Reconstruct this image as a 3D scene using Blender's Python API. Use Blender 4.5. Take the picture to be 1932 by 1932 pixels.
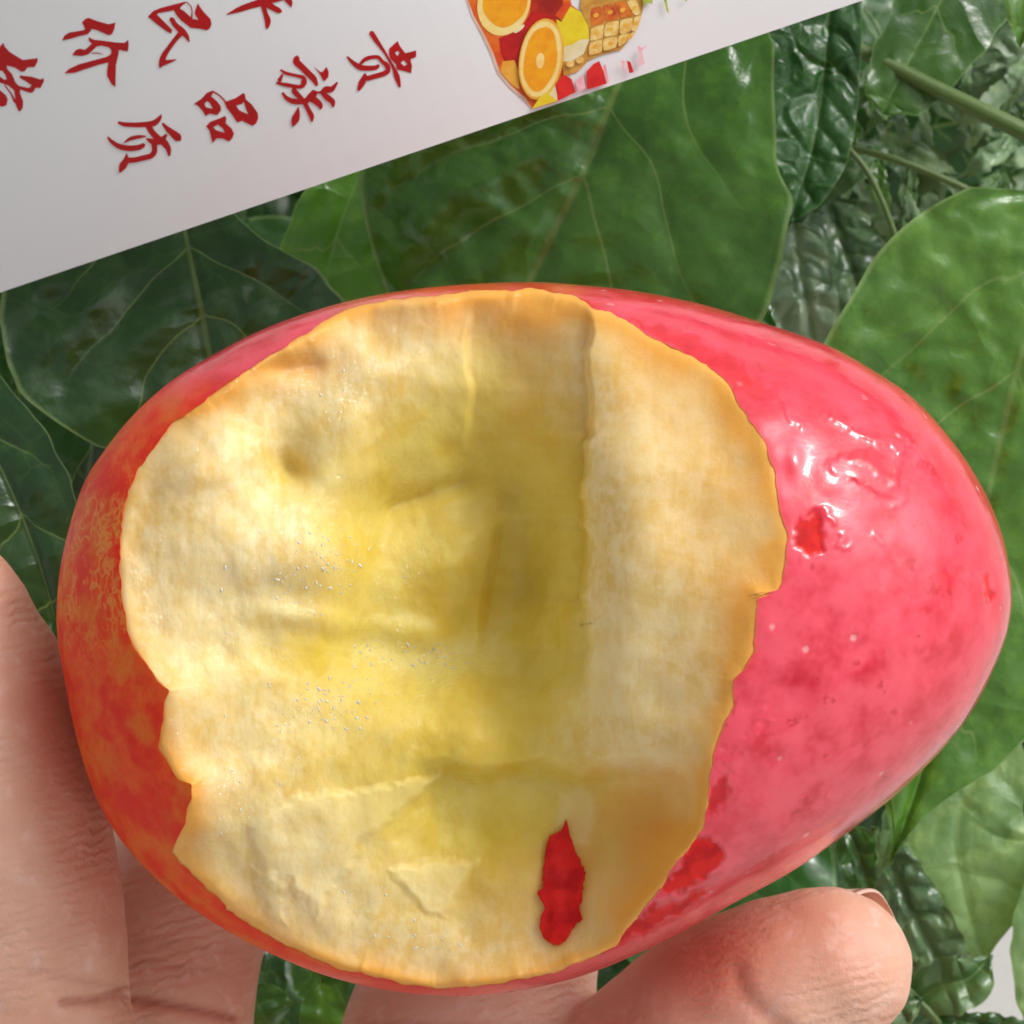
import bpy, bmesh, math, random
import numpy as np
from mathutils import Vector, Matrix
from mathutils.geometry import tessellate_polygon

for o in list(bpy.data.objects):
    bpy.data.objects.remove(o, do_unlink=True)
scene = bpy.context.scene
COL = scene.collection
rng = np.random.RandomState(7)
random.seed(7)

# ------------------------------------------------------------------ camera, sky, sun, exposure
U = 0.0444e-3            # metres for one layout unit (fruit is about 80 mm long)
DC = 6300.0              # camera distance from the fruit's middle plane, layout units
TILT = math.radians(45)  # the camera looks down at the fruit
FRUIT_POS = Vector((0.0, 0.0, 0.95))
RX = Vector((1, 0, 0))
UPV = Vector((0, math.cos(TILT), math.sin(TILT)))
BK = Vector((0, -math.sin(TILT), math.cos(TILT)))
ROT = np.array([list(RX), list(UPV), list(BK)])

cam_d = bpy.data.cameras.new('camera')
cam = bpy.data.objects.new('camera', cam_d)
COL.objects.link(cam)
cam.location = FRUIT_POS + BK * (DC * U)
cam.rotation_euler = (TILT, 0, 0)
cam_d.sensor_width = 36.0
cam_d.lens = 36.0 * DC / 1932.0
cam_d.clip_start = 0.01
cam_d.clip_end = 2000.0
cam_d.dof.use_dof = True
cam_d.dof.focus_distance = (DC - 250) * U
cam_d.dof.aperture_fstop = 110.0
scene.camera = cam

SUN_LOCAL = Vector((0.60, 0.64, 0.48)).normalized()
SUN_DIR = (RX * SUN_LOCAL.x + UPV * SUN_LOCAL.y + BK * SUN_LOCAL.z).normalized()
SUN_EL = math.asin(SUN_DIR.z)
SUN_AZ = math.atan2(SUN_DIR.x, SUN_DIR.y)

world = bpy.data.worlds.new('World')
scene.world = world
world.use_nodes = True
wn = world.node_tree
for n in list(wn.nodes):
    wn.nodes.remove(n)
w_out = wn.nodes.new('ShaderNodeOutputWorld')
w_bg = wn.nodes.new('ShaderNodeBackground')
w_sky = wn.nodes.new('ShaderNodeTexSky')
w_sky.sky_type = 'NISHITA'
w_sky.sun_disc = False
w_sky.sun_elevation = SUN_EL
w_sky.sun_rotation = SUN_AZ
w_sky.air_density = 1.0
w_sky.dust_density = 6.0
w_sky.ozone_density = 1.0
w_hs = wn.nodes.new('ShaderNodeHueSaturation')      # a clouded, nearly white sky
w_hs.inputs['Saturation'].default_value = 0.10
wn.links.new(w_sky.outputs[0], w_hs.inputs['Color'])
wn.links.new(w_hs.outputs[0], w_bg.inputs['Color'])
w_bg.inputs['Strength'].default_value = 0.13
wn.links.new(w_bg.outputs[0], w_out.inputs['Surface'])

sun_d = bpy.data.lights.new('sun', 'SUN')
sun_d.energy = 0.9
sun_d.angle = math.radians(15)
sun_d.color = (1.0, 0.97, 0.93)
sun = bpy.data.objects.new('sun', sun_d)
COL.objects.link(sun)
sun.rotation_euler = SUN_DIR.to_track_quat('Z', 'Y').to_euler()
sun.location = FRUIT_POS + SUN_DIR * 3

scene.view_settings.view_transform = 'Standard'
scene.view_settings.look = 'None'
scene.view_settings.gamma = 1.0
scene.view_settings.use_curve_mapping = False
scene.view_settings.exposure = 0.15
scene.cycles.max_bounces = 6
scene.cycles.use_adaptive_sampling = True
scene.cycles.adaptive_threshold = 0.025
scene.cycles.use_denoising = True
scene.cycles.denoiser = 'OPENIMAGEDENOISE'

# ------------------------------------------------------------------ helpers
def unproj(P):
    """(column, row, height) in layout units -> world metres, with perspective for the height."""
    P = np.atleast_2d(np.asarray(P, float))
    s = (DC - P[:, 2]) / DC
    L = np.stack([(P[:, 0] - 966) * s, -(P[:, 1] - 966) * s, P[:, 2]], 1) * U
    return L @ ROT + np.array(FRUIT_POS)

def to_layout(W):
    L = (np.asarray(W) - np.array(FRUIT_POS)) @ ROT.T / U
    s = (DC - L[:, 2]) / DC
    return np.stack([L[:, 0] / s + 966, -L[:, 1] / s + 966, L[:, 2]], 1)

def srgb(r, g, b):
    f = lambda c: ((c / 255 + 0.055) / 1.055) ** 2.4 if c > 10 else c / 255 / 12.92
    return (f(r), f(g), f(b), 1.0)

def tag(o, label=None, cat=None, group=None, kind=None):
    if label: o['label'] = label
    if cat: o['category'] = cat
    if group: o['group'] = group
    if kind: o['kind'] = kind
    return o

def empty(name, loc):
    o = bpy.data.objects.new(name, None)
    o.empty_display_size = 0.01
    COL.objects.link(o)
    o.location = Vector(loc)
    return o

def root_loc(o):
    v = Vector((0, 0, 0))
    while o is not None:
        v += o.location
        o = o.parent
    return v

def mesh_obj(name, W, faces, mats, parent=None, smooth=True, attrs=None, fmat=None, uv=None):
    """One mesh object from world-space vertices, its origin at its own centre."""
    W = np.asarray(W, float)
    c = W.mean(0)
    me = bpy.data.meshes.new(name)
    me.from_pydata((W - c).tolist(), [], faces if isinstance(faces, list) else faces.tolist())
    for m in (mats if isinstance(mats, (list, tuple)) else [mats]):
        me.materials.append(m)
    if smooth:
        me.polygons.foreach_set('use_smooth', np.ones(len(me.polygons), bool))
    if fmat is not None:
        me.polygons.foreach_set('material_index', np.asarray(fmat, np.int32))
    for k, a in (attrs or {}).items():
        at = me.attributes.new(k, 'FLOAT', 'POINT')
        at.data.foreach_set('value', np.asarray(a, np.float32))
    me.update()
    o = bpy.data.objects.new(name, me)
    COL.objects.link(o)
    o.location = Vector(c) - (root_loc(parent) if parent else Vector((0, 0, 0)))
    o.parent = parent
    return o

def grid_faces(nu, nv, wrap_v=False):
    i, j = np.meshgrid(np.arange(nu - 1), np.arange(nv if wrap_v else nv - 1), indexing='ij')
    j2 = (j + 1) % nv
    return np.stack([i * nv + j, (i + 1) * nv + j, (i + 1) * nv + j2, i * nv + j2], -1).reshape(-1, 4)

_tab = np.random.RandomState(11).rand(256, 256)
def vnoise(x, y, seed=0):
    x = x + seed * 17.31; y = y + seed * 9.73
    xi = np.floor(x).astype(int); yi = np.floor(y).astype(int)
    fx = x - xi; fy = y - yi
    fx = fx * fx * fx * (fx * (fx * 6 - 15) + 10); fy = fy * fy * fy * (fy * (fy * 6 - 15) + 10)
    t = lambda a, b: _tab[a % 256, b % 256]
    a = t(xi, yi) * (1 - fx) + t(xi + 1, yi) * fx
    b = t(xi, yi + 1) * (1 - fx) + t(xi + 1, yi + 1) * fx
    return (a * (1 - fy) + b * fy) * 2 - 1

def fbm(x, y, oct=4, seed=0, gain=0.5):
    s = 0; a = 1
    for k in range(oct):
        s = s + a * vnoise(x * 2 ** k, y * 2 ** k, seed + k * 3)
        a *= gain
    return s

def smooth_closed(P, n=2400):
    P = np.asarray(P, float); m = len(P)
    t = np.linspace(0, m, n, endpoint=False); i = t.astype(int); f = (t - i)[:, None]
    p0, p1, p2, p3 = P[(i - 1) % m], P[i], P[(i + 1) % m], P[(i + 2) % m]
    return 0.5 * (2 * p1 + (p2 - p0) * f + (2 * p0 - 5 * p1 + 4 * p2 - p3) * f ** 2 + (3 * p1 - p0 - 3 * p2 + p3) * f ** 3)

def smooth_open(P, n):
    P = np.asarray(P, float); m = len(P)
    if m == 2:
        t = np.linspace(0, 1, n)[:, None]
        return P[0] * (1 - t) + P[1] * t
    E = np.vstack([2 * P[0] - P[1], P, 2 * P[-1] - P[-2]])
    t = np.linspace(0, m - 1, n); i = np.minimum(t.astype(int), m - 2); f = (t - i)[:, None]
    p0, p1, p2, p3 = E[i], E[i + 1], E[i + 2], E[i + 3]
    return 0.5 * (2 * p1 + (p2 - p0) * f + (2 * p0 - 5 * p1 + 4 * p2 - p3) * f ** 2 + (3 * p1 - p0 - 3 * p2 + p3) * f ** 3)

def polar_fn(P, c):
    d = np.asarray(P) - c
    a = np.arctan2(d[:, 1], d[:, 0]); r = np.hypot(d[:, 0], d[:, 1])
    k = np.argsort(a); a, r = a[k], r[k]
    a = np.concatenate([a - 2 * np.pi, a, a + 2 * np.pi]); r = np.concatenate([r, r, r])
    return lambda q: np.interp(q, a, r)

def in_poly(x, y, P):
    P = np.asarray(P); inside = np.zeros(x.shape, bool); n = len(P)
    for k in range(n):
        x1, y1 = P[k]; x2, y2 = P[(k + 1) % n]
        if y1 == y2: continue
        c = ((y1 > y) != (y2 > y)) & (x < (x2 - x1) * (y - y1) / (y2 - y1) + x1)
        inside ^= c
    return inside

def seg_dist(x, y, P, closed=True):
    P = np.asarray(P, float); d = np.full(x.shape, 1e9); n = len(P)
    for k in range(n if closed else n - 1):
        a = P[k]; b = P[(k + 1) % n]; e = b - a; L = max(e @ e, 1e-9)
        t = np.clip(((x - a[0]) * e[0] + (y - a[1]) * e[1]) / L, 0, 1)
        d = np.minimum(d, np.hypot(x - a[0] - t * e[0], y - a[1] - t * e[1]))
    return d

def poly_mask(x, y, P, soft):
    d = seg_dist(x, y, P); s = np.where(in_poly(x, y, P), d, -d)
    t = np.clip(s / soft * 0.5 + 0.5, 0, 1)
    return t * t * (3 - 2 * t)

# ------------------------------------------------------------------ materials
class NT:
    def __init__(self, name):
        self.m = bpy.data.materials.new(name); self.m.use_nodes = True
        self.t = self.m.node_tree
        self.b = self.t.nodes['Principled BSDF']
        self.out = self.t.nodes['Material Output']
    def n(self, kind, **kw):
        nd = self.t.nodes.new(kind)
        for k, v in kw.items():
            if hasattr(nd, k): setattr(nd, k, v)
            else: nd.inputs[k].default_value = v
        return nd
    def l(self, a, b): self.t.links.new(a, b)
    def coord(self, scale=1.0, stretch=(1, 1, 1)):
        tc = self.n('ShaderNodeTexCoord'); mp = self.n('ShaderNodeMapping')
        mp.inputs['Scale'].default_value = tuple(scale * s for s in stretch)
        self.l(tc.outputs['Object'], mp.inputs['Vector'])
        return mp.outputs[0]
    def noise(self, vec, scale, detail=3, rough=0.5, dist=0.0):
        nd = self.n('ShaderNodeTexNoise'); nd.inputs['Scale'].default_value = scale
        nd.inputs['Detail'].default_value = detail; nd.inputs['Roughness'].default_value = rough
        nd.inputs['Distortion'].default_value = dist
        self.l(vec, nd.inputs['Vector']); return nd.outputs['Fac']
    def voro(self, vec, scale, feature='F1', rnd=1.0):
        nd = self.n('ShaderNodeTexVoronoi'); nd.feature = feature; nd.inputs['Scale'].default_value = scale
        nd.inputs['Randomness'].default_value = rnd
        self.l(vec, nd.inputs['Vector']); return nd.outputs['Distance']
    def ramp(self, fac, stops, interp='LINEAR'):
        nd = self.n('ShaderNodeValToRGB'); e = nd.color_ramp.elements; nd.color_ramp.interpolation = interp
        while len(e) < len(stops): e.new(0.5)
        for k, (p, c) in enumerate(stops):
            e[k].position = p; e[k].color = c if len(c) == 4 else tuple(c) + (1,)
        self.l(fac, nd.inputs['Fac']); return nd.outputs['Color']
    def mix(self, fac, a, b, mode='MIX'):
        nd = self.n('ShaderNodeMix'); nd.data_type = 'RGBA'; nd.blend_type = mode
        for s, v in ((nd.inputs[0], fac), (nd.inputs[6], a), (nd.inputs[7], b)):
            if hasattr(v, 'links'): self.l(v, s)
            elif isinstance(v, (int, float)): s.default_value = v
            else: s.default_value = tuple(v) if len(v) == 4 else tuple(v) + (1,)
        return nd.outputs[2]
    def math(self, op, a, b=0.0, c=0.0, clamp=False):
        nd = self.n('ShaderNodeMath'); nd.operation = op; nd.use_clamp = clamp
        for s, v in zip(nd.inputs, (a, b, c)):
            if hasattr(v, 'links'): self.l(v, s)
            else: s.default_value = v
        return nd.outputs[0]
    def attr(self, name):
        nd = self.n('ShaderNodeAttribute'); nd.attribute_name = name; return nd.outputs['Fac']
    def mapr(self, v, a, b, c=0.0, d=1.0):
        nd = self.n('ShaderNodeMapRange'); nd.interpolation_type = 'SMOOTHSTEP'
        self.l(v, nd.inputs[0])
        for k, q in enumerate((a, b, c, d)): nd.inputs[k + 1].default_value = q
        return nd.outputs[0]
    def bump(self, h, strength, dist, prev=None):
        nd = self.n('ShaderNodeBump'); nd.inputs['Strength'].default_value = strength
        nd.inputs['Distance'].default_value = dist
        self.l(h, nd.inputs['Height'])
        if prev is not None: self.l(prev, nd.inputs['Normal'])
        return nd.outputs[0]
    def set(self, **kw):
        for k, v in kw.items():
            s = self.b.inputs[k.replace('_', ' ')]
            if hasattr(v, 'links'): self.l(v, s)
            else: s.default_value = v

def mat_plain(name, col, rough=0.5, spec=0.5, **kw):
    a = NT(name); a.set(Base_Color=col, Roughness=rough, Specular_IOR_Level=spec, **kw); return a.m

def mat_fruit_skin():
    a = NT('red_fruit_skin'); v = a.coord(1.0)
    side = a.attr('side'); bloom_sheen = a.attr('bloom_sheen'); scrape = a.attr('scrape'); edge = a.attr('edge')
    n1 = a.noise(v, 90, 3, 0.6); n2 = a.noise(v, 420, 3, 0.6)
    n3 = a.noise(v, 230, 3, 0.65)
    right = a.mix(a.mapr(n3, 0.32, 0.68), (0.68, 0.008, 0.030), (0.84, 0.030, 0.075))
    # left flank: red over orange-yellow, broken by short pale flecks
    wv = a.n('ShaderNodeVectorMath'); wv.operation = 'MULTIPLY_ADD'
    nz = a.n('ShaderNodeTexNoise'); nz.inputs['Scale'].default_value = 500; nz.inputs['Detail'].default_value = 2
    a.l(v, nz.inputs['Vector']); a.l(nz.outputs['Color'], wv.inputs[0]); wv.inputs[1].default_value = (0.003, 0.003, 0.003)
    a.l(a.coord(1.0, (1.0, 0.45, 0.45)), wv.inputs[2])
    net = a.voro(wv.outputs[0], 1250, 'DISTANCE_TO_EDGE')
    netm = a.math('MULTIPLY', a.mapr(net, 0.02, 0.20, 1, 0), a.mapr(n2, 0.40, 0.60))
    left0 = a.mix(a.mapr(n2, 0.35, 0.7), (0.80, 0.022, 0.006), (0.86, 0.080, 0.010))
    left0 = a.mix(a.mapr(n3, 0.46, 0.66, 0, 0.7), left0, (0.78, 0.17, 0.014))
    left = a.mix(a.math('MULTIPLY', netm, a.attr('fleck')), left0, (0.80, 0.34, 0.07))
    c = a.mix(side, left, right)
    c = a.mix(a.math('MULTIPLY', bloom_sheen, a.mapr(n3, 0.30, 0.68, 0.05, 0.95)), c, (0.93, 0.095, 0.140))  # waxy pink, with the sky's sheen painted into the skin colour
    c = a.mix(a.math('MULTIPLY', a.mapr(n2, 0.62, 0.70), a.math('MULTIPLY', side, 0.6)), c, (0.52, 0.003, 0.012))
    spots = a.voro(v, 310, 'F1')
    dots = a.math('MULTIPLY', a.mapr(spots, 0.04, 0.13, 1, 0), a.mapr(n2, 0.44, 0.54))
    c = a.mix(a.math('MULTIPLY', dots, a.math('MULTIPLY', side, 0.7)), c, (0.90, 0.42, 0.42))
    c = a.mix(scrape, c, a.mix(a.mapr(n2, 0.35, 0.65), (0.52, 0.002, 0.003), (0.76, 0.014, 0.010)))
    c = a.mix(edge, c, (0.85, 0.20, 0.015))
    nb = a.bump(a.noise(v, 190, 2, 0.5), 0.22, 0.0006)
    nb = a.bump(a.noise(v, 1300, 2, 0.6), 0.14, 0.00014, nb)
    nb = a.bump(a.mapr(spots, 0.0, 0.16, 0, 1), 0.16, 0.00022, nb)
    rr = a.mix(side, (0.42, 0.42, 0.42), (0.17, 0.17, 0.17))
    rr = a.mix(scrape, rr, (0.55, 0.55, 0.55))
    shine = a.math('MULTIPLY', side, a.math('SUBTRACT', 1.0, scrape))
    a.set(Base_Color=c, Roughness=rr, Specular_IOR_Level=a.math('MULTIPLY_ADD', shine, 0.38, 0.22), Normal=nb)
    a.set(Subsurface_Weight=0.10, Subsurface_Radius=(1.0, 0.25, 0.2), Subsurface_Scale=0.0012)
    a.set(Coat_Weight=a.math('MULTIPLY', shine, 0.35), Coat_Roughness=0.08, Coat_Normal=nb)
    return a.m

def mat_flesh():
    a = NT('fruit_flesh'); v = a.coord(1.0)
    org = a.attr('orange'); deep = a.attr('deep'); fl = a.attr('flake')
    n1 = a.noise(v, 130, 4, 0.65); n2 = a.noise(v, 600, 3, 0.65)
    fib = a.noise(a.coord(1.0, (1.0, 0.22, 0.22)), 1500, 3, 0.65)
    c = a.mix(a.mapr(n1, 0.34, 0.66), (0.80, 0.560, 0.170), (0.85, 0.665, 0.305))
    c = a.mix(a.mapr(n2, 0.38, 0.66, 0, 0.9), c, (0.88, 0.725, 0.385))
    c = a.mix(a.mapr(fib, 0.40, 0.75, 0, 0.45), c, (0.91, 0.79, 0.50))
    c = a.mix(deep, c, a.mix(a.mapr(n1, 0.34, 0.66), (0.72, 0.51, 0.045), (0.80, 0.635, 0.14)))  # yellower core flesh, with the hollow's shade and bounced light painted in
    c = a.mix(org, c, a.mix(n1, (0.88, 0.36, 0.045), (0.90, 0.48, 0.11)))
    c = a.mix(fl, c, (0.90, 0.78, 0.46))
    fine = a.noise(v, 3300, 1, 0.5)
    nb = a.bump(a.noise(v, 620, 4, 0.66, 0.3), 0.14, 0.0005)
    nb = a.bump(fib, 0.12, 0.00022, nb)
    wet = a.mapr(a.noise(v, 150, 3, 0.65), 0.46, 0.60)
    a.set(Base_Color=c, Roughness=0.45, Specular_IOR_Level=0.3, Normal=nb)
    a.set(Subsurface_Weight=a.math('MULTIPLY_ADD', a.attr('rim'), -0.60, 0.60), Subsurface_Radius=(1.0, 0.70, 0.30), Subsurface_Scale=0.0022)
    a.set(Coat_Weight=a.math('MULTIPLY', wet, a.attr('juicy')), Coat_Roughness=0.05, Coat_Normal=a.bump(fine, 1.0, 0.00030))
    return a.m

def mat_hand():
    a = NT('hand_skin'); v = a.coord(1.0)
    n1 = a.noise(v, 60, 4, 0.6); n2 = a.noise(v, 500, 4, 0.6)
    red = a.attr('blush_bounce'); cr = a.attr('crease')
    c = a.mix(a.mapr(n1, 0.3, 0.7), (0.67, 0.355, 0.240), (0.78, 0.475, 0.350))
    c = a.mix(a.mapr(n2, 0.5, 0.8), c, (0.80, 0.54, 0.45))
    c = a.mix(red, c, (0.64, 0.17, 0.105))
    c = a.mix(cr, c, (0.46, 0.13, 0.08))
    ln = a.attr('along')
    wv = a.math('SINE', a.math('ADD', a.math('MULTIPLY', ln, 0.30), a.math('MULTIPLY', n2, 13.0)))
    patch = a.mapr(a.noise(v, 110, 2), 0.36, 0.60)
    nb = a.bump(a.math('MULTIPLY', a.math('MULTIPLY_ADD', wv, 0.5, 0.5), patch), 0.5, 0.00022)
    nb = a.bump(a.noise(v, 1500, 3, 0.65), 0.4, 0.0002, nb)
    a.set(Base_Color=c, Roughness=0.46, Specular_IOR_Level=0.42, Normal=nb)
    a.set(Subsurface_Weight=0.30, Subsurface_Radius=(1.0, 0.36, 0.2), Subsurface_Scale=0.003)
    return a.m

def mat_leaf(name, rough=0.23, spec=0.6, cellscale=120, cellamp=0.00035, trans=0.12, veinmix=0.5):
    a = NT(name); v = a.coord(1.0)
    oi = a.n('ShaderNodeObjectInfo'); base = oi.outputs['Color']
    q = a.attr('vq'); lat = a.attr('vv')
    n1 = a.noise(v, 45, 3, 0.6); n2 = a.noise(v, 420, 3, 0.65)
    c = a.mix(a.mapr(n1, 0.32, 0.7), a.mix(1.0, base, (0.55, 0.66, 0.6), 'MULTIPLY'), base)
    c = a.mix(a.mapr(n2, 0.42, 0.8, 0, 0.5), c, a.mix(1.0, base, (1.6, 1.4, 1.2), 'MULTIPLY'))
    # lateral veins and midrib, drawn where the blade's relief has its grooves
    fr = a.math('ABSOLUTE', a.math('SUBTRACT', a.math('FRACT', q), 0.5))
    al = a.math('ABSOLUTE', lat)
    lv = a.math('MULTIPLY', a.mapr(fr, 0.006, 0.026, 1, 0), a.mapr(al, 0.35, 0.9, 1, 0))
    mv = a.mapr(al, 0.006, 0.024, 1, 0)
    vein = a.math('MAXIMUM', lv, mv)
    wv = a.n('ShaderNodeVectorMath'); wv.operation = 'MULTIPLY_ADD'
    nz = a.n('ShaderNodeTexNoise'); nz.inputs['Scale'].default_value = 110; nz.inputs['Detail'].default_value = 2
    a.l(v, nz.inputs['Vector']); a.l(nz.outputs['Color'], wv.inputs[0]); wv.inputs[1].default_value = (0.011, 0.011, 0.011)
    a.l(v, wv.inputs[2])
    net = a.voro(wv.outputs[0], cellscale, 'DISTANCE_TO_EDGE')
    c = a.mix(a.math('MULTIPLY', a.mapr(net, 0.0, 0.03, 1, 0), 0.10), c, (0.12, 0.20, 0.06))
    c = a.mix(a.math('MULTIPLY', vein, veinmix), c, (0.22, 0.31, 0.09))
    c = a.mix(a.math('MULTIPLY', a.mapr(al, 0.965, 0.99), 0.5), c, (0.26, 0.38, 0.14))
    relief = a.math('ADD', a.mapr(net, 0.0, 0.30), a.math('MULTIPLY', n2, 0.55))
    nb = a.bump(relief, 0.55, cellamp)
    nb = a.bump(a.noise(v, 1500, 2, 0.62), 0.14, 0.00022, nb)
    r = a.mapr(n1, 0.3, 0.7, rough - 0.05, rough + 0.12)
    a.set(Base_Color=c, Roughness=r, Specular_IOR_Level=spec, Normal=nb)
    tr = a.n('ShaderNodeBsdfTranslucent')
    a.l(a.mix(1.0, c, (1.6, 1.9, 0.7), 'MULTIPLY'), tr.inputs['Color'])
    mx = a.n('ShaderNodeMixShader'); mx.inputs[0].default_value = trans
    a.l(a.b.outputs[0], mx.inputs[1]); a.l(tr.outputs[0], mx.inputs[2])
    a.l(mx.outputs[0], a.out.inputs['Surface'])
    return a.m

def mat_card():
    a = NT('coated_card'); v = a.coord(1.0)
    n = a.noise(v, 40, 3); f = a.noise(v, 2600, 3, 0.7)
    c = a.mix(n, (0.80, 0.815, 0.81), (0.83, 0.845, 0.84))
    nb = a.bump(f, 0.06, 0.0001)
    a.set(Base_Color=c, Roughness=0.42, Specular_IOR_Level=0.4, Normal=nb)
    return a.m

def mat_print(name, c1, c2=None, scale=500, rough=0.42):
    a = NT(name); v = a.coord(1.0)
    c2 = c2 or tuple(x * 0.8 for x in c1[:3]) + (1,)
    c = a.mix(a.mapr(a.noise(v, scale, 4, 0.6), 0.3, 0.7), c1, c2)
    a.set(Base_Color=c, Roughness=rough, Specular_IOR_Level=0.4)
    return a.m

M_SKIN = mat_fruit_skin(); M_FLESH = mat_flesh(); M_HAND = mat_hand()
M_LEAF = mat_leaf('glossy_leaf')
M_LEAF_CRINKLE = mat_leaf('crinkled_leaf', 0.27, 0.6, 230, 0.0008, 0.10, 0.3)
M_LEAF_PALE = mat_leaf('pale_leaf', 0.42, 0.5, 160, 0.0005, 0.2, 0.6)
M_CARD = mat_card()

# ------------------------------------------------------------------ the setting: ground
def build_ground():
    a = NT('concrete'); v = a.coord(1.0)
    c = a.mix(a.noise(v, 6, 6, 0.65), (0.46, 0.44, 0.41), (0.55, 0.53, 0.50))
    a.set(Base_Color=c, Roughness=0.85, Normal=a.bump(a.noise(v, 180, 5, 0.7), 0.4, 0.002))
    n = 24
    ax = np.sign(np.linspace(-1, 1, n)) * np.abs(np.linspace(-1, 1, n)) ** 3 * 400
    X, Y = np.meshgrid(ax, ax, indexing='ij')
    Z = 0.004 * vnoise(X * 3, Y * 3)
    o = mesh_obj('ground', np.stack([X.ravel(), Y.ravel(), Z.ravel()], 1), grid_faces(n, n), a.m)
    tag(o, 'pale grey concrete ground seen between the leaves', 'ground', kind='structure')
build_ground()

# ------------------------------------------------------------------ the bitten fruit
OUTLINE = [(640,573),(760,549),(880,537),(1000,533),(1090,538),(1200,550),(1320,574),(1440,610),(1560,652),(1640,695),(1720,750),(1790,825),(1850,915),(1890,1010),(1908,1110),(1900,1190),(1870,1270),(1830,1345),(1780,1410),(1700,1490),(1600,1570),(1500,1640),(1400,1695),(1300,1750),(1200,1800),(1100,1840),(1000,1865),(900,1878),(800,1876),(700,1862),(600,1835),(500,1793),(400,1738),(320,1680),(250,1610),(200,1540),(165,1460),(140,1370),(122,1280),(108,1190),(112,1090),(130,1000),(160,910),(205,840),(260,775),(330,715),(420,660),(520,612)]
BITE = [(640,588),(700,572),(780,560),(880,550),(1000,545),(1080,553),(1100,565),(1115,580),(1150,588),(1190,610),(1225,632),(1260,652),(1300,672),(1340,697),(1372,722),(1388,752),(1412,785),(1440,830),(1458,880),(1462,905),(1470,950),(1478,990),(1487,1015),(1482,1030),(1482,1060),(1474,1095),(1464,1121),(1445,1120),(1429,1121),(1426,1150),(1425,1180),(1420,1230),(1405,1262),(1387,1282),(1384,1300),(1383,1330),(1370,1360),(1358,1390),(1344,1425),(1341,1450),(1340,1480),(1333,1520),(1328,1562),(1310,1585),(1290,1612),(1268,1640),(1250,1672),(1235,1690),(1215,1712),(1190,1745),(1160,1785),(1100,1815),(1040,1836),(1000,1845),(900,1862),(820,1866),(740,1852),(640,1826),(560,1793),(480,1752),(440,1722),(425,1718),(428,1706),(380,1668),(345,1632),(326,1608),(338,1575),(350,1555),(352,1530),(362,1505),(360,1480),(335,1470),(318,1445),(300,1412),(300,1390),(308,1360),(310,1325),(318,1302),(300,1285),(275,1250),(250,1215),(240,1190),(230,1120),(227,1075),(228,1030),(235,950),(250,915),(265,880),(300,830),(325,800),(350,782),(440,717),(480,690),(540,652),(600,613)]
BC = np.array([880.0, 1215.0])       # middle of the bite
DOME_C = np.array([1230.0, 1170.0])  # where the whole fruit was thickest
HH = 440.0; PW = 2.8
_out = smooth_closed(OUTLINE); _out = BC + (_out - BC) * 1.001
R_OUT_B = polar_fn(_out, BC); R_OUT_C = polar_fn(_out, DOME_C)
def _dense(P, step=2.0):
    P = np.asarray(P, float); res = []
    for k in range(len(P)):
        a, b = P[k], P[(k + 1) % len(P)]; m = max(2, int(np.hypot(*(b - a)) / step))
        res.append(a + (b - a) * np.linspace(0, 1, m, endpoint=False)[:, None])
    return np.vstack(res)
_bd = _dense(BITE)
_jag = 2.6 * fbm(_bd[:, 0] / 26, _bd[:, 1] / 26, 3, 5)
_dd = _bd - BC; _bd = _bd + _dd / np.hypot(_dd[:, 0], _dd[:, 1])[:, None] * _jag[:, None]
_R_BITE = polar_fn(_bd, BC)
R_BITE = lambda q: np.minimum(_R_BITE(q), R_OUT_B(q) * 0.988)

def dome(x, y):
    dx = x - DOME_C[0]; dy = y - DOME_C[1]
    rho = np.clip(np.hypot(dx, dy) / R_OUT_C(np.arctan2(dy, dx)), 0, 1)
    return HH * np.sqrt(np.clip(1 - rho ** PW, 0, 1))

CTRL = [(330,900,232),(300,1100,228),(340,1240,232),(450,850,215),(520,1000,212),(610,1050,195),(450,1150,205),(560,1160,178),
 (450,760,180),(540,705,150),(640,800,172),(545,890,135),(620,900,165),(700,700,150),(800,620,132),(780,800,110),(700,850,125),
 (720,980,55),(800,950,36),(850,1070,85),(900,1010,65),(970,950,40),(1050,900,205),(1000,1120,45),(1070,1150,235),(960,1190,58),
 (900,650,118),(1090,650,225),(900,800,95),(1090,800,262),(1000,720,150),(1000,600,140),
 (1140,690,'d',55),(1250,800,'d',60),(1370,880,'d',38),(1150,900,'d',85),(1300,1000,'d',52),(1400,1050,'d',28),(1150,1050,'d',95),(1150,1180,'d',100),(1250,1180,'d',68),(1350,1200,'d',38),(1140,1270,'d',125),(1250,1330,'d',80),
 (700,1190,75),(800,1250,70),(900,1260,75),(1000,1290,100),(600,1290,165),(450,1330,215),(400,1420,225),(500,1450,220),(620,1400,190),(750,1370,165),(900,1390,165),(1050,1400,200),(1200,1410,'d',110),(1290,1400,'d',50),
 (820,1520,120),(950,1540,115),(1100,1510,145),(1250,1530,205),(1000,1660,125),(1200,1650,175),(700,1700,140),(500,1600,195),(600,1750,140),(800,1780,112),(950,1780,105),(1100,1760,125)]
CTRL = [c if len(c) == 3 else (c[0], c[1], float(dome(np.array([c[0]]), np.array([c[1]]))[0]) - c[3]) for c in CTRL]
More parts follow.
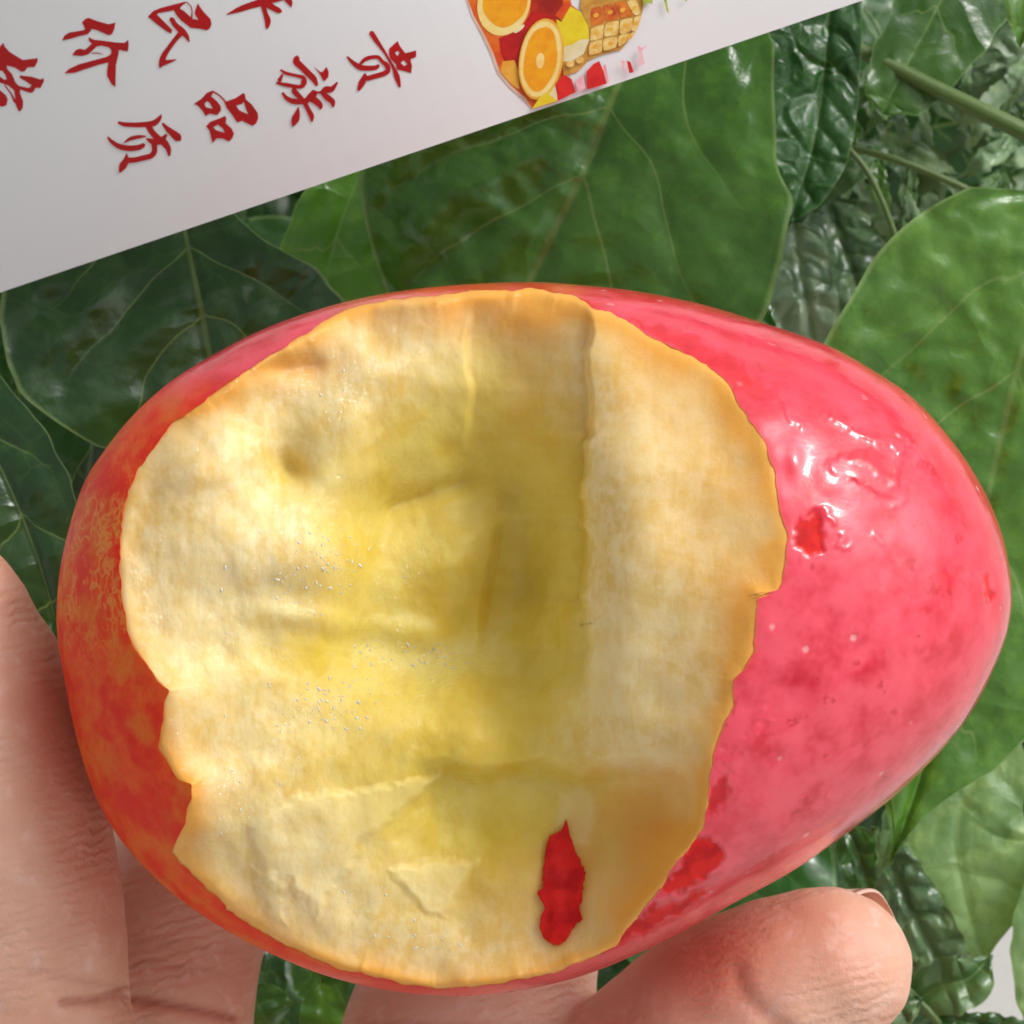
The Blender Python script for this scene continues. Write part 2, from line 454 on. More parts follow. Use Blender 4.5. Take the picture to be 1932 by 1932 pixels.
def _tps():
    q = np.linspace(-np.pi, np.pi, 72, endpoint=False)
    rb = _R_BITE(q); rim = BC + np.stack([np.cos(q), np.sin(q)], 1) * np.minimum(rb, R_OUT_B(q) * 0.988)[:, None]
    P = np.vstack([np.array(CTRL)[:, :2], rim]) / 1000
    z = np.concatenate([np.array(CTRL)[:, 2], dome(rim[:, 0], rim[:, 1]) - 5])
    n = len(P)
    def K(r2): return np.where(r2 > 1e-12, 0.5 * r2 * np.log(np.maximum(r2, 1e-12)), 0)
    A = K(((P[:, None] - P[None]) ** 2).sum(-1)) + np.eye(n) * 2e-4
    B = np.hstack([np.ones((n, 1)), P])
    M = np.vstack([np.hstack([A, B]), np.hstack([B.T, np.zeros((3, 3))])])
    w = np.linalg.solve(M, np.concatenate([z, np.zeros(3)]))
    def f(x, y):
        X = np.stack([x.ravel(), y.ravel()], 1) / 1000; res = np.empty(len(X))
        for s in range(0, len(X), 20000):
            D = ((X[s:s + 20000, None] - P[None]) ** 2).sum(-1)
            res[s:s + 20000] = K(D) @ w[:n] + w[n] + X[s:s + 20000] @ w[n + 1:]
        return res.reshape(x.shape)
    return f
TPS = _tps()

def sstep(a, b, x):
    t = np.clip((x - a) / (b - a), 0, 1); return t * t * (3 - 2 * t)

FLAKES = [([(470,1560),(560,1500),(690,1490),(800,1468),(830,1462),(760,1530),(700,1570),(668,1600),(662,1640),(620,1672),(598,1735),(585,1690),(560,1690),(545,1655),(530,1680),(500,1660)], 20),
          ([(475,1640),(515,1650),(535,1700),(542,1745),(520,1740),(490,1690)], 16),
          ([(735,1640),(800,1628),(895,1622),(870,1672),(855,1702),(838,1728),(808,1725),(780,1690),(750,1660)], 20),
          ([(1060,1500),(1100,1480),(1128,1520),(1110,1590),(1080,1600),(1050,1560)], 12),
          ([(1130,1430),(1200,1420),(1275,1420),(1280,1455),(1230,1450),(1160,1448)], 14)]

def flesh_z(x, y):
    z = TPS(x, y)
    # tooth step: the floor drops away to the left of a ragged vertical edge
    xe = 1112 + (6 + 14 * sstep(820, 950, y)) * vnoise(y / 60, y * 0, 2) + (4 + 3 * sstep(820, 950, y)) * vnoise(y / 19, y * 0, 3) - 16 * np.exp(-((y - 950) / 70) ** 2) - 8 * np.exp(-((y - 1180) / 60) ** 2)
    wy = sstep(560, 660, y) * (1 - sstep(1230, 1330, y))
    z = z - 135 * wy * (0.42 + 0.70 * sstep(700, 900, y) - 0.30 * sstep(1080, 1200, y)) * np.exp(-np.maximum(xe - x, 0) / 135) * sstep(-6, 10, xe - x)
    # left border of that tooth mark
    xl = 885 + 8 * vnoise(y / 50, y * 0, 4)
    z = z - 16 * sstep(-8, 10, x - xl) * np.exp(-np.maximum(x - xl, 0) / 90) * sstep(560, 640, y) * (1 - sstep(760, 860, y))
    # ledge across the lower part
    ye = 1452 + 14 * vnoise(x / 90, x * 0, 6) + 6 * vnoise(x / 25, x * 0, 7) + 0.00016 * (x - 1050) ** 2
    wx = sstep(760, 860, x) * (1 - sstep(1290, 1345, x))
    z = z - 46 * wx * np.exp(-np.maximum(y - ye, 0) / 120) * sstep(-22, 26, y - ye)
    # cross ridges
    z = z + 16 * np.exp(-((y - 1180 - 0.12 * (x - 700)) / 26) ** 2) * sstep(420, 560, x) * (1 - sstep(760, 880, x))
    z = z - 22 * np.exp(-((y - 935 + 0.32 * (x - 800)) / 20) ** 2) * sstep(700, 740, x) * (1 - sstep(860, 930, x))
    z = z - 20 * np.exp(-(((x - 545) * 0.6 + (y - 880) * 0.8) / 40) ** 2 - (((x - 545) * 0.8 - (y - 880) * 0.6) / 28) ** 2)
    z = z - 24 * np.exp(-((x - 540) / 75) ** 2 - ((y - 690) / 22) ** 2)
    xr = 935 - 0.14 * (y - 1000) + 5 * vnoise(y / 20, y * 0, 9)
    z = z - 22 * sstep(-12, 14, x - xr) * np.exp(-np.maximum(x - xr, 0) / 90) * sstep(970, 1020, y) * (1 - sstep(1190, 1250, y))
    for P, h in FLAKES:
        xm, ym = np.mean(P, 0); near = (np.abs(x - xm) < 260) & (np.abs(y - ym) < 200)
        xx, yy = x[near], y[near]
        xx = xx + 5 * vnoise(xx / 16, yy / 16, 21); yy = yy + 5 * vnoise(xx / 16, yy / 16, 22)
        z[near] = z[near] + 0.38 * h * poly_mask(xx, yy, P, 10.0)
    lefty = 1 - sstep(800, 1150, x)
    z = z + (3 + 4 * lefty) * vnoise(x / 85, y / 85, 12) + (1.2 + 2.4 * lefty) * vnoise(x / 42, y / 48, 13) + (0.3 + 0.6 * lefty) * vnoise(x / 19, y / 23, 14)
    z = z + 0.30 * lefty * fbm(x / 9, y / 12, 2, 15)
    return z

def to_bite_rim(x, y):
    dx = x - BC[0]; dy = y - BC[1]; r = np.hypot(dx, dy)
    return R_BITE(np.arctan2(dy, dx)) - r

def skin_wave(x, y, z):
    return (3.2 * vnoise(x / 120, y / 120, 51) + 1.6 * vnoise(x / 45, y / 45, 52)) * sstep(0, 160, np.abs(z))

def build_fruit():
    base = unproj([(900, 1200, -HH - 20)])[0]
    fruit = empty('bitten_fruit', base)
    tag(fruit, 'large ripe red fruit with a big ragged bite showing yellow flesh', 'fruit')
    na = 1500
    q = np.linspace(-np.pi, np.pi, na, endpoint=False)
    cs = np.stack([np.cos(q), np.sin(q)], 1)
    rb, ro = R_BITE(q), R_OUT_B(q)
    # ---- skin
    nf, nbk = 150, 60
    rows = []; edge_rows = []
    # torn lip under the skin
    for dz, inset in ((-10, 0.6), (-6, 0.3)):
        p = BC + cs * (rb + inset)[:, None]
        rows.append(np.column_stack([p, dome(p[:, 0], p[:, 1]) + dz])); edge_rows.append(0.8 if dz > -20 else 1.0)
    for kk in [0, 0.06, 0.14] + list(range(1, nf)):        # close rows at the torn edge keep its bend tight
        k = int(math.ceil(kk)); t = kk / (nf - 1); f = rb + (ro - rb) * np.sin(t * np.pi / 2)
        p = BC + cs * f[:, None]
        z = dome(p[:, 0], p[:, 1])
        lip = np.exp(-(f - rb) / 9.0)
        curl = 2.5 * np.exp(-(f - rb) / 40.0) * (0.5 + 0.5 * vnoise(p[:, 0] / 45, p[:, 1] / 45, 31))
        if k == nf - 1: z = z * 0
        rows.append(np.column_stack([p, z - 2 * lip + curl * (k < nf - 1)])); edge_rows.append(0.30 if kk < 1 else 0.12 if kk < 2 else 0.0)
    for k in range(1, nbk):
        t = k / (nbk - 1); f = ro * np.cos(t * np.pi / 2 * 0.995)
        p = BC + cs * f[:, None]
        rows.append(np.column_stack([p, -dome(p[:, 0], p[:, 1]) * 1.0])); edge_rows.append(0.0)
    V = np.concatenate(rows); edge = np.repeat(edge_rows, na)
    x, y = V[:, 0], V[:, 1]
    n2 = lambda P: [(( (800 + a / 2.542)) * .9709, (1200 + b / 2.542) * .9709) for a, b in P]
    n5 = lambda P: [((1400 + a / 2.927) * .9709, (640 + b / 2.927) * .9709) for a, b in P]
    SC = [n2([(1450,1070),(1510,1110),(1540,1190),(1480,1280),(1400,1330),(1290,1370),(1220,1345),(1310,1250),(1370,1110)]),
          n2([(1200,1400),(1230,1440),(1440,1360),(1460,1390),(1250,1500),(1100,1580),(990,1640),(960,1640),(1060,1540),(1160,1460)]),
          n2([(1500,780),(1560,790),(1570,860),(1520,960),(1470,990),(1470,880)]),
          n5([(440,1050),(490,1070),(560,1030),(560,1150),(580,1250),(510,1300),(470,1240),(420,1220),(440,1150)]),
          n5([(1480,1380),(1530,1390),(1535,1540),(1490,1560)])]
    SC += [[(1640,675),(1700,700),(1742,735),(1720,742),(1670,712)], [(1180,600),(1300,634),(1400,690),(1480,760),(1420,752),(1370,715),(1280,660)]]
    SA = [1.0, 0.95, 0.75, 1.0, 0.85, 0.6, 0.5]
    scr = np.zeros(len(V)); front = V[:, 2] > 0
    jx = x + 8 * fbm(x / 22, y / 22, 3, 41); jy = y + 8 * fbm(x / 22, y / 22, 3, 44)
    for P, am in zip(SC, SA):
        xm, ym = np.mean(P, 0); nr = front & (np.hypot(x - xm, y - ym) < 220)
        scr[nr] = np.maximum(scr[nr], am * poly_mask(jx[nr], jy[nr], P, 7))
    V[:, 2] -= 4 * scr
    # soft unevenness and the healed dimples near the tip
    V[:, 2] += skin_wave(x, y, V[:, 2]) * np.sign(V[:, 2])
    for (px, py, rx, ry, d) in ((1845,1080,42,14,14),(1872,1120,14,50,12),(1690,820,60,16,-8),(1660,900,90,40,-5),(1725,850,40,18,-7),(1610,790,30,12,-5),(1690,700,40,12,10),(1500,870,16,30,-5)):
        V[:, 2] -= np.where(front, d * np.exp(-((x - px) / rx) ** 2 - ((y - py) / ry) ** 2), 0)
    for P, wd, hgt in (([(1565,775),(1600,800),(1640,828),(1690,838),(1730,855),(1755,885)], 9, 6), ([(1700,842),(1695,880),(1690,912)], 9, 5), ([(1590,860),(1640,872),(1690,925)], 8, 4),
                       ([(1480,770),(1510,800)], 8, 4), ([(1440,1350),(1410,1400),(1380,1440)], 12, 5), ([(1330,1660),(1280,1700),(1230,1730)], 9, 4), ([(1560,960),(1570,990)], 6, 4), ([(1585,1015),(1600,1030)], 6, 5), ([(1650,1010),(1655,1030)], 6, 4),([(1835,1075),(1862,1078)],6,5)):
        xm, ym = np.mean(P, 0); nr = front & (np.hypot(x - xm, y - ym) < 200)
        dd = seg_dist(jx[nr], jy[nr], P, False); V[nr, 2] += 0.65 * hgt * np.exp(-(dd / wd) ** 2)
    film = [(1560,862),(1600,868),(1640,850),(1690,880),(1712,905),(1712,945),(1695,962),(1660,940),(1630,925),(1600,905),(1570,898)]
    nr = front & (np.hypot(x - 1640, y - 905) < 200)
    V[nr, 2] += 3.5 * poly_mask(jx[nr], jy[nr], film, 10) * (1 + 0.5 * vnoise(x[nr] / 30, y[nr] / 30, 58))
    side = sstep(330, 1100, x - 0.15 * (y - 1200)); side = np.maximum(side, sstep(760, 640, y - (x - 300) * 0.25) * 0.9)
    side = np.maximum(side * (1 - 0.0 * x), 0)
    rh = np.hypot(x - DOME_C[0], y - DOME_C[1]) / R_OUT_C(np.arctan2(y - DOME_C[1], x - DOME_C[0]))
    bloom_sheen = sstep(1120, 1500, x) * 1.0 * (1 - 0.75 * sstep(0.74, 0.96, rh) * (1 - 0.6 * sstep(1200, 1400, y))) * (1 - 0.6 * sstep(860, 720, y)) + 0.55 * sstep(800, 700, y) * (1 - sstep(600, 760, x))
    edge = np.maximum(edge, 0.55 * sstep(600, 680, x) * (1 - sstep(1060, 1130, x)) * (y < 640) * (0.7 + 0.3 * vnoise(x / 30, y / 30, 59)))
    faces = grid_faces(len(rows), na, True)
    mesh_obj('skin', unproj(V), faces[:, ::-1], M_SKIN, fruit,
             attrs={'side': side, 'bloom_sheen': np.clip(bloom_sheen, 0, 1), 'scrape': scr, 'edge': edge,
                    'fleck': np.clip(0.9 * np.exp(-((y - 1050) / 130) ** 2) * (1 - sstep(250, 420, x)) + 0.06, 0, 0.6)})
    # ---- flesh
    nr = 330
    s = np.linspace(0, 1, nr) ** 0.85
    rr = (rb[None] + 1.5) * s[:, None]
    X = BC[0] + rr * cs[None, :, 0]; Y = BC[1] + rr * cs[None, :, 1]
    Z = flesh_z(X, Y); D = dome(X, Y); D = D + skin_wave(X, Y, D) - 2
    d = rb[None] - rr
    d = np.where(d > 0, np.minimum(d, seg_dist(X, Y, BITE) + 3), d)
    rimz = D - 0.5
    w = np.exp(-np.maximum(np.minimum(d, seg_dist(X, Y, BITE)), 0) / 15.0)
    Z = np.minimum(Z, D - 0.5) * (1 - w) + rimz * w
    depth = D - Z
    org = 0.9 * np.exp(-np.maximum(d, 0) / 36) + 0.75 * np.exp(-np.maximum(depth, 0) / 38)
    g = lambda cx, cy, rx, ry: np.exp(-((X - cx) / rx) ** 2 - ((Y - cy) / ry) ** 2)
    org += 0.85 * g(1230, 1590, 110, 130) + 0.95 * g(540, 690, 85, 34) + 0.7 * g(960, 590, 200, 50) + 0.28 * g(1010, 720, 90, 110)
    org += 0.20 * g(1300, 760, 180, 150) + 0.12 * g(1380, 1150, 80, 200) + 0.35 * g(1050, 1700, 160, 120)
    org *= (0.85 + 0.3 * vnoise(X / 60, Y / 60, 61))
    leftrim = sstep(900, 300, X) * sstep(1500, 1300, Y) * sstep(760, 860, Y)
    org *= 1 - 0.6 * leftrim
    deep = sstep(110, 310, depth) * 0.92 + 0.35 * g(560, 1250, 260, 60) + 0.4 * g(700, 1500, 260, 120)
    fl = np.zeros_like(X)
    for P, h in FLAKES:
        xm, ym = np.mean(P, 0); near = (np.abs(X - xm) < 240) & (np.abs(Y - ym) < 180)
        xx = X[near] + 5 * vnoise(X[near] / 16, Y[near] / 16, 21); yy = Y[near] + 5 * vnoise(X[near] / 16, Y[near] / 16, 22)
        fl[near] = np.maximum(fl[near], 0.3 * poly_mask(xx, yy, P, 12))
    V = np.column_stack([X.ravel(), Y.ravel(), Z.ravel()])
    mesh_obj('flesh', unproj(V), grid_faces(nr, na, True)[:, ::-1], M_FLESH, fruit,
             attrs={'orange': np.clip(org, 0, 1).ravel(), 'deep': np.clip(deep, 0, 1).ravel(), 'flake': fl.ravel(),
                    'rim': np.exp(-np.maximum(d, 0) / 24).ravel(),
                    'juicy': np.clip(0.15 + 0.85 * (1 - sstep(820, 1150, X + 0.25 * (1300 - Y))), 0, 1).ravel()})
    # ---- beads of juice on the torn flesh, coloured pale to paint wet sparkle
    rj = np.random.RandomState(23)
    blobs = [(610,1060,80,45,75),(640,1330,75,55,70),(540,1110,110,60,26),(830,1240,50,32,26),(440,1500,70,70,16),(790,1800,90,35,48),(720,1700,60,50,14),(720,1230,60,30,16),(620,720,100,50,10),(560,1330,90,60,20)]
    px, py, sx, sy = [], [], [], []
    for cx, cy, rx, ry, n in blobs:
        px += list(rj.normal(cx, rx * 0.6, n)); py += list(rj.normal(cy, ry * 0.6, n))
    px = np.array(px); py = np.array(py)
    keep = to_bite_rim(px, py) > 14; px, py = px[keep], py[keep]; n = len(px)
    pz = np.minimum(flesh_z(px, py), dome(px, py) - 4)
    size = np.minimum(rj.lognormal(0.50, 0.36, n), 3.2); lon = rj.uniform(1.0, 2.8, n); an = rj.normal(1.2, 0.7, n)
    k = 9; VV, FF = [], []
    for i in range(n):
        ca, sa = math.cos(an[i]), math.sin(an[i]); b = len(VV)
        for ring, (fr, hz) in enumerate(((1.0, -0.25), (0.78, 0.30), (0.42, 0.56))):
            for m in range(k):
                t = 2 * math.pi * m / k; u0 = math.cos(t) * size[i] * lon[i] * fr; v0 = math.sin(t) * size[i] * fr
                VV.append((px[i] + u0 * ca - v0 * sa, py[i] + u0 * sa + v0 * ca, pz[i] + hz * size[i]))
        VV.append((px[i], py[i], pz[i] + 0.66 * size[i]))
        for ring in range(2):
            for m in range(k):
                a0 = b + ring * k + m; a1 = b + ring * k + (m + 1) % k
                FF.append([a0, a0 + k, a1 + k, a1])
        for m in range(k): FF.append([b + 2 * k + m, b + 3 * k, b + 2 * k + (m + 1) % k])
    jm = NT('juice_sparkle'); jm.set(Base_Color=(0.94, 0.84, 0.58, 1), Roughness=0.12, Specular_IOR_Level=0.9, Coat_Weight=1.0, Coat_Roughness=0.04,
           Subsurface_Weight=0.5, Subsurface_Radius=(1, .7, .3), Subsurface_Scale=0.0012)
    tag(mesh_obj('juice_sparkle_beads', unproj(np.array(VV)), FF, jm.m, fruit), kind='stuff')
    # ---- island of skin left inside the bite
    P = np.array(n2([(765,1000),(780,1080),(810,1150),(855,1250),(850,1330),(830,1440),(840,1490),(790,1540),(760,1600),(700,1620),(650,1580),(630,1530),(640,1470),(660,1440),(620,1360),(650,1330),(650,1240),(660,1160),(680,1080),(740,1050)]))
    c = P.mean(0); Rp = polar_fn(_dense(P, 1.0), c)
    m = 300; qa = np.linspace(-np.pi, np.pi, m, endpoint=False); R = Rp(qa) + 2.2 * fbm(np.cos(qa) * 9, np.sin(qa) * 9, 3, 71)
    rows = []
    for k, fr in enumerate(list(np.linspace(0.02, 0.97, 40)) + [1.0, 1.01, 1.0]):
        xx = c[0] + np.cos(qa) * R * fr; yy = c[1] + np.sin(qa) * R * fr
        zz = flesh_z(xx, yy)
        up = 15 + 4 * vnoise(xx / 22, yy / 22, 72)
        if k == 40: up = up * 0.75
        if k == 41: up = up * 0.2
        if k == 42: up = up * 0 - 16
        rows.append(np.column_stack([xx, yy, zz + up]))
    V = np.concatenate(rows); nv = len(V)
    o = mesh_obj('skin_remnant', unproj(V), grid_faces(len(rows), m, True)[:, ::-1], M_SKIN, fruit,
             attrs={'side': np.full(nv, .25), 'bloom_sheen': np.zeros(nv), 'scrape': np.full(nv, 1.0), 'fleck': np.zeros(nv), 'edge': np.repeat([0.0] * 40 + [.25, .5, .5], m)})
    o['label'] = 'small red island of skin left inside the bite'
    return fruit
build_fruit()

# ------------------------------------------------------------------ the hand
def tube_into(V, F, pts, flat=1.0, nseg=28, n=40):
    """Round tapered tube through (col,row,z,radius) points, closed with round ends."""
    S = smooth_open(np.array(pts, float), n)
    W = unproj(S[:, :3]); r = S[:, 3] * U * (DC - S[:, 2]) / DC
    T = np.gradient(W, axis=0); T /= np.linalg.norm(T, axis=1)[:, None]
    up = np.array(BK)
    rings = []
    def ring(c, t, rad):
        a = np.cross(up, t); a /= np.linalg.norm(a); b = np.cross(t, a)
        q = np.linspace(0, 2 * np.pi, nseg, endpoint=False)
        return c + rad * (np.cos(q)[:, None] * a + flat * np.sin(q)[:, None] * b)
    for k in range(6):
        f = math.pi / 2 * k / 6
        rings.append(ring(W[0] - T[0] * r[0] * math.cos(f), T[0], max(r[0] * math.sin(f), 1e-5)))
    for k in range(n): rings.append(ring(W[k], T[k], r[k]))
    for k in range(5, -1, -1):
        f = math.pi / 2 * k / 6
        rings.append(ring(W[-1] + T[-1] * r[-1] * math.cos(f), T[-1], max(r[-1] * math.sin(f), 1e-5)))
    base = len(V); A = np.concatenate(rings)
    V.extend(A.tolist())
    F.extend((grid_faces(len(rings), nseg, True) + base).tolist())
    F.append([base + k for k in range(nseg)][::-1]); e = base + (len(rings) - 1) * nseg
    F.append([e + k for k in range(nseg)])

FINGERS = {
 'thumb':  [(500,3350,-900,330),(210,2700,-640,290),(70,2250,-430,235),(45,1950,-330,208),(15,1740,-270,222),(-35,1500,-230,228),(-85,1290,-210,212),(-110,1190,-205,180)],
 'index':  [(500,3000,-900,260),(360,2450,-800,225),(290,2100,-690,188),(300,1900,-640,184),(335,1720,-680,182),(470,1450,-740,168),(600,1300,-740,150)],
 'middle': [(900,2950,-950,260),(880,2480,-850,230),(870,2200,-780,240),(875,2040,-720,252),(910,1830,-780,220),(960,1560,-790,190),(1000,1400,-780,165)],
 'ring':   [(1250,2950,-950,250),(1180,2500,-850,225),(1160,2250,-720,210),(1215,2080,-600,205),(1330,1965,-500,200),(1462,1876,-430,186),(1562,1830,-405,158)],
 'little': [(1560,3050,-950,230),(1640,2650,-850,200),(1700,2400,-740,180),(1760,2230,-650,168),(1840,2120,-600,150)],
}
def build_hand():
    V, F = [], []
    for k, P in FINGERS.items(): tube_into(V, F, P)
    # palm, heel of the thumb, wrist and forearm below the picture
    tube_into(V, F, [(560,2950,-1000,300),(900,3400,-1150,430),(1000,3900,-1200,430)], 0.62)
    tube_into(V, F, [(1500,3000,-1000,280),(1300,3400,-1150,420),(1150,3900,-1200,420)], 0.62)
    tube_into(V, F, [(1000,2900,-1020,330),(1050,3400,-1150,450),(1080,4100,-1250,470),(1100,4800,-1400,520),(1120,6200,-1700,640)], 0.62)
    tube_into(V, F, [(700,3000,-980,320),(1000,2950,-1000,320),(1400,3000,-1000,300)], 0.7)
    tube_into(V, F, [(420,3000,-880,300),(640,3500,-1000,360),(850,4000,-1150,380)], 0.8)
    me = bpy.data.meshes.new('tmp_hand'); me.from_pydata(V, [], F); me.update()
    o = bpy.data.objects.new('tmp_hand', me); COL.objects.link(o)
    md = o.modifiers.new('r', 'REMESH'); md.mode = 'VOXEL'; md.voxel_size = 0.00062; md.use_smooth_shade = True
    sm = o.modifiers.new('s', 'SMOOTH'); sm.factor = 0.5; sm.iterations = 14
    dg = bpy.context.evaluated_depsgraph_get()
    em = o.evaluated_get(dg).to_mesh()
    n = len(em.vertices); W = np.empty(n * 3); em.vertices.foreach_get('co', W); W = W.reshape(-1, 3)
    N = np.empty(n * 3); em.vertices.foreach_get('normal', N); N = N.reshape(-1, 3)
    fc = [tuple(p.vertices) for p in em.polygons]
    o.evaluated_get(dg).to_mesh_clear(); bpy.data.objects.remove(o); bpy.data.meshes.remove(me)
    Lc = to_layout(W); x, y, z = Lc.T
    crease = np.zeros(n); disp = np.zeros(n)
    face_cam = np.clip((N @ np.array(BK)) * 1.6 + 0.2, 0, 1)
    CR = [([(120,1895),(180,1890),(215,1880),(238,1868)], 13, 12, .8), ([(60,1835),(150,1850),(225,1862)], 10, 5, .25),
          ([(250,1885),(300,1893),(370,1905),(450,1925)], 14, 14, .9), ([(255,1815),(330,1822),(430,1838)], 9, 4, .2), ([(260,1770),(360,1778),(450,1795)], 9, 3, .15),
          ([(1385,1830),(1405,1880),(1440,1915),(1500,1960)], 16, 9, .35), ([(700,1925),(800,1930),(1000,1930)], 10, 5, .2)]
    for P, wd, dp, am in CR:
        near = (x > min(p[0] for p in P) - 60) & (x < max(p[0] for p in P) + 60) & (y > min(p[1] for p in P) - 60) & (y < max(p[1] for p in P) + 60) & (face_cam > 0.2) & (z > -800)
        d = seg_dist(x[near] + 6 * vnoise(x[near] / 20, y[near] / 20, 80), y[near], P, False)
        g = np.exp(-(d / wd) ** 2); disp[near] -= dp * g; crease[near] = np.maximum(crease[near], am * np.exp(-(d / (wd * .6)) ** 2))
    # broad softness of flesh
    disp += 4 * vnoise(x / 90, y / 90, 81) + 2 * vnoise(x / 40, y / 40, 82)
    W = W + N * (disp * U)[:, None]
    blush_bounce = np.clip(1.0 * np.exp(-((x - 1320) / 200) ** 2 - ((y - 1780) / 140) ** 2) + 0.6 * np.exp(-((x - 110) / 70) ** 2 - ((y - 1300) / 260) ** 2) + 0.35 * vnoise(x / 160, y / 160, 83), 0, 1)  # mottled skin redness, plus the fruit's bounced red painted in near the contact
    along = y + 0.25 * x
    h = mesh_obj('hand', W, fc, M_HAND, attrs={'crease': crease, 'blush_bounce': blush_bounce, 'along': along})
    tag(h, 'bare hand with spread fingers cupping the red fruit from below', 'hand')
    # fingernails on the far side of each tip
    nm = NT('fingernail'); vv = nm.coord(1.0)
    nm.set(Base_Color=nm.mix(nm.noise(vv, 300, 2), (0.70, 0.42, 0.33), (0.78, 0.52, 0.42)), Roughness=0.28, Specular_IOR_Level=0.5,
           Subsurface_Weight=0.2, Subsurface_Radius=(1, .4, .3), Subsurface_Scale=0.001)
    for k, P in FINGERS.items():
        S = smooth_open(np.array(P, float), 40)
        Wc = unproj(S[:, :3]); t = Wc[-1] - Wc[-4]; t /= np.linalg.norm(t)
        rad = S[-1, 3] * U * (DC - S[-1, 2]) / DC
        back = -np.array(BK)
        if k == 'ring': back = -np.array(BK) * 0.9 + np.array(UPV) * 0.5
        if k == 'thumb': back = -np.array(RX)
        back = back - t * (back @ t); back /= np.linalg.norm(back)
        sd = np.cross(t, back)
        nu, nv = 18, 25; rows = []
        for lay in (1.0, 0.93):
            for i in range(nu):
                f = i / (nu - 1)
                for j in range(nv):
                    g = (j / (nv - 1) - 0.5) * 2
                    ang = g * 1.05
                    end = math.sqrt(max(0, 1 - (abs(g) ** 3) * 0.35))
                    pos = Wc[-1] + t * rad * (-0.65 + f * 1.56 * end) + (back * math.cos(ang) + sd * math.sin(ang)) * rad * (1.03 - 0.31 * f * f) * lay
                    rows.append(pos)
        fa = grid_faces(nu, nv); fb = grid_faces(nu, nv)[:, ::-1] + nu * nv
        rim = [i * nv for i in range(nu)] + [(nu - 1) * nv + j for j in range(1, nv)] + [i * nv + nv - 1 for i in range(nu - 2, -1, -1)] + [j for j in range(nv - 2, 0, -1)]
        fs = fa.tolist() + fb.tolist() + [[rim[a], rim[(a + 1) % len(rim)], rim[(a + 1) % len(rim)] + nu * nv, rim[a] + nu * nv] for a in range(len(rim))]
        mesh_obj('fingernail', np.array(rows), fs, nm.m, h)
build_hand()

# ------------------------------------------------------------------ the printed card
KN = 1932.0 / 1990.0
E0 = np.array([0.0, 552.0]); E1 = np.array([1630.0, 0.0])
EDIR = (E1 - E0) / np.linalg.norm(E1 - E0); ENRM = np.array([EDIR[1], -EDIR[0]])   # away from the edge, up the card
def card_z(x, y):
    p = np.stack([x - 700, y - 150], -1); s = p @ EDIR; t = p @ ENRM
    return -330 + 0.04 * s + 0.02 * t - 0.00026 * np.minimum(s - 250, 0) ** 2 - 0.00022 * np.minimum(t - 150, 0) ** 2

def card_pt(x, y, up):
    x = np.asarray(x, float); y = np.asarray(y, float)
    return unproj(np.stack([x, y, card_z(x, y) + up], 1))

def clip_half(P):
    """Keep the part of a polygon that lies on the card."""
    res = []
    f = lambda p: (np.asarray(p) - E0) @ ENRM - 1.5
    for k in range(len(P)):
        a, b = np.array(P[k], float), np.array(P[(k + 1) % len(P)], float); fa, fb = f(a), f(b)
        if fa >= 0: res.append(a)
        if (fa >= 0) != (fb >= 0): res.append(a + (b - a) * fa / (fa - fb))
    return res

class Print:
    """Collects flat printed shapes lying a hair above the card; one mesh per printed mark."""
    lift = 0
    def __init__(self): self.V = []; self.F = []; self.M = []
    def poly(self, P, holes=(), mat=0, up=1.0, clip=True):
        P = clip_half(P) if clip else [np.array(p, float) for p in P]
        if len(P) < 3: return
        loops = [P] + [[np.array(q, float) for q in h] for h in holes]
        tri = tessellate_polygon([[Vector((p[0], p[1], 0)) for p in L] for L in loops])
        flat = [p for L in loops for p in L]; b = len(self.V)
        A = np.array(flat); self.V.extend(card_pt(A[:, 0], A[:, 1], up).tolist())
        for t in tri:
            u, v, w = (A[i] for i in t); cr = (v[0] - u[0]) * (w[1] - u[1]) - (v[1] - u[1]) * (w[0] - u[0])
            t = tuple(t) if cr < 0 else tuple(t)[::-1]
            self.F.append([b + i for i in t]); self.M.append(mat)
    def stroke(self, S, mat=0, up=1.0):
        S = np.array(S, float); n = max(8, len(S) * 7); Q = smooth_open(S, n)
        T = np.gradient(Q[:, :2], axis=0); T /= np.maximum(np.linalg.norm(T, axis=1), 1e-6)[:, None]
        Nn = np.stack([-T[:, 1], T[:, 0]], 1); w = np.maximum(Q[:, 2], 0.6)[:, None] / 2
        cap = lambda c, t, nn, r, sg: [c + sg * t * r * 0.8 * math.cos(a) + nn * r * math.sin(a) for a in np.linspace(-1.2, 1.2, 5) * sg]
        L = list(Q[:, :2] + Nn * w); R = list(Q[:, :2] - Nn * w)
        P = L + [Q[-1, :2] + T[-1] * w[-1] * .8] + R[::-1] + [Q[0, :2] - T[0] * w[0] * .8]
        b = len(self.V); A = np.array(P); self.V.extend(card_pt(A[:, 0], A[:, 1], up).tolist())
        for k in range(n - 1):
            self.F.append([b + k, b + k + 1, b + 2 * n + 1 - 1 - k - 1 + 0, b + 2 * n - k]); self.M.append(mat)
        self.F.append([b + n - 1, b + n, b + n + 1]); self.M.append(mat)
        self.F.append([b + 2 * n + 1, b, b + 2 * n]); self.M.append(mat)
    def build(self, name, mats, parent):
        return mesh_obj(name, self.V, self.F, mats, parent, smooth=False, fmat=self.M)

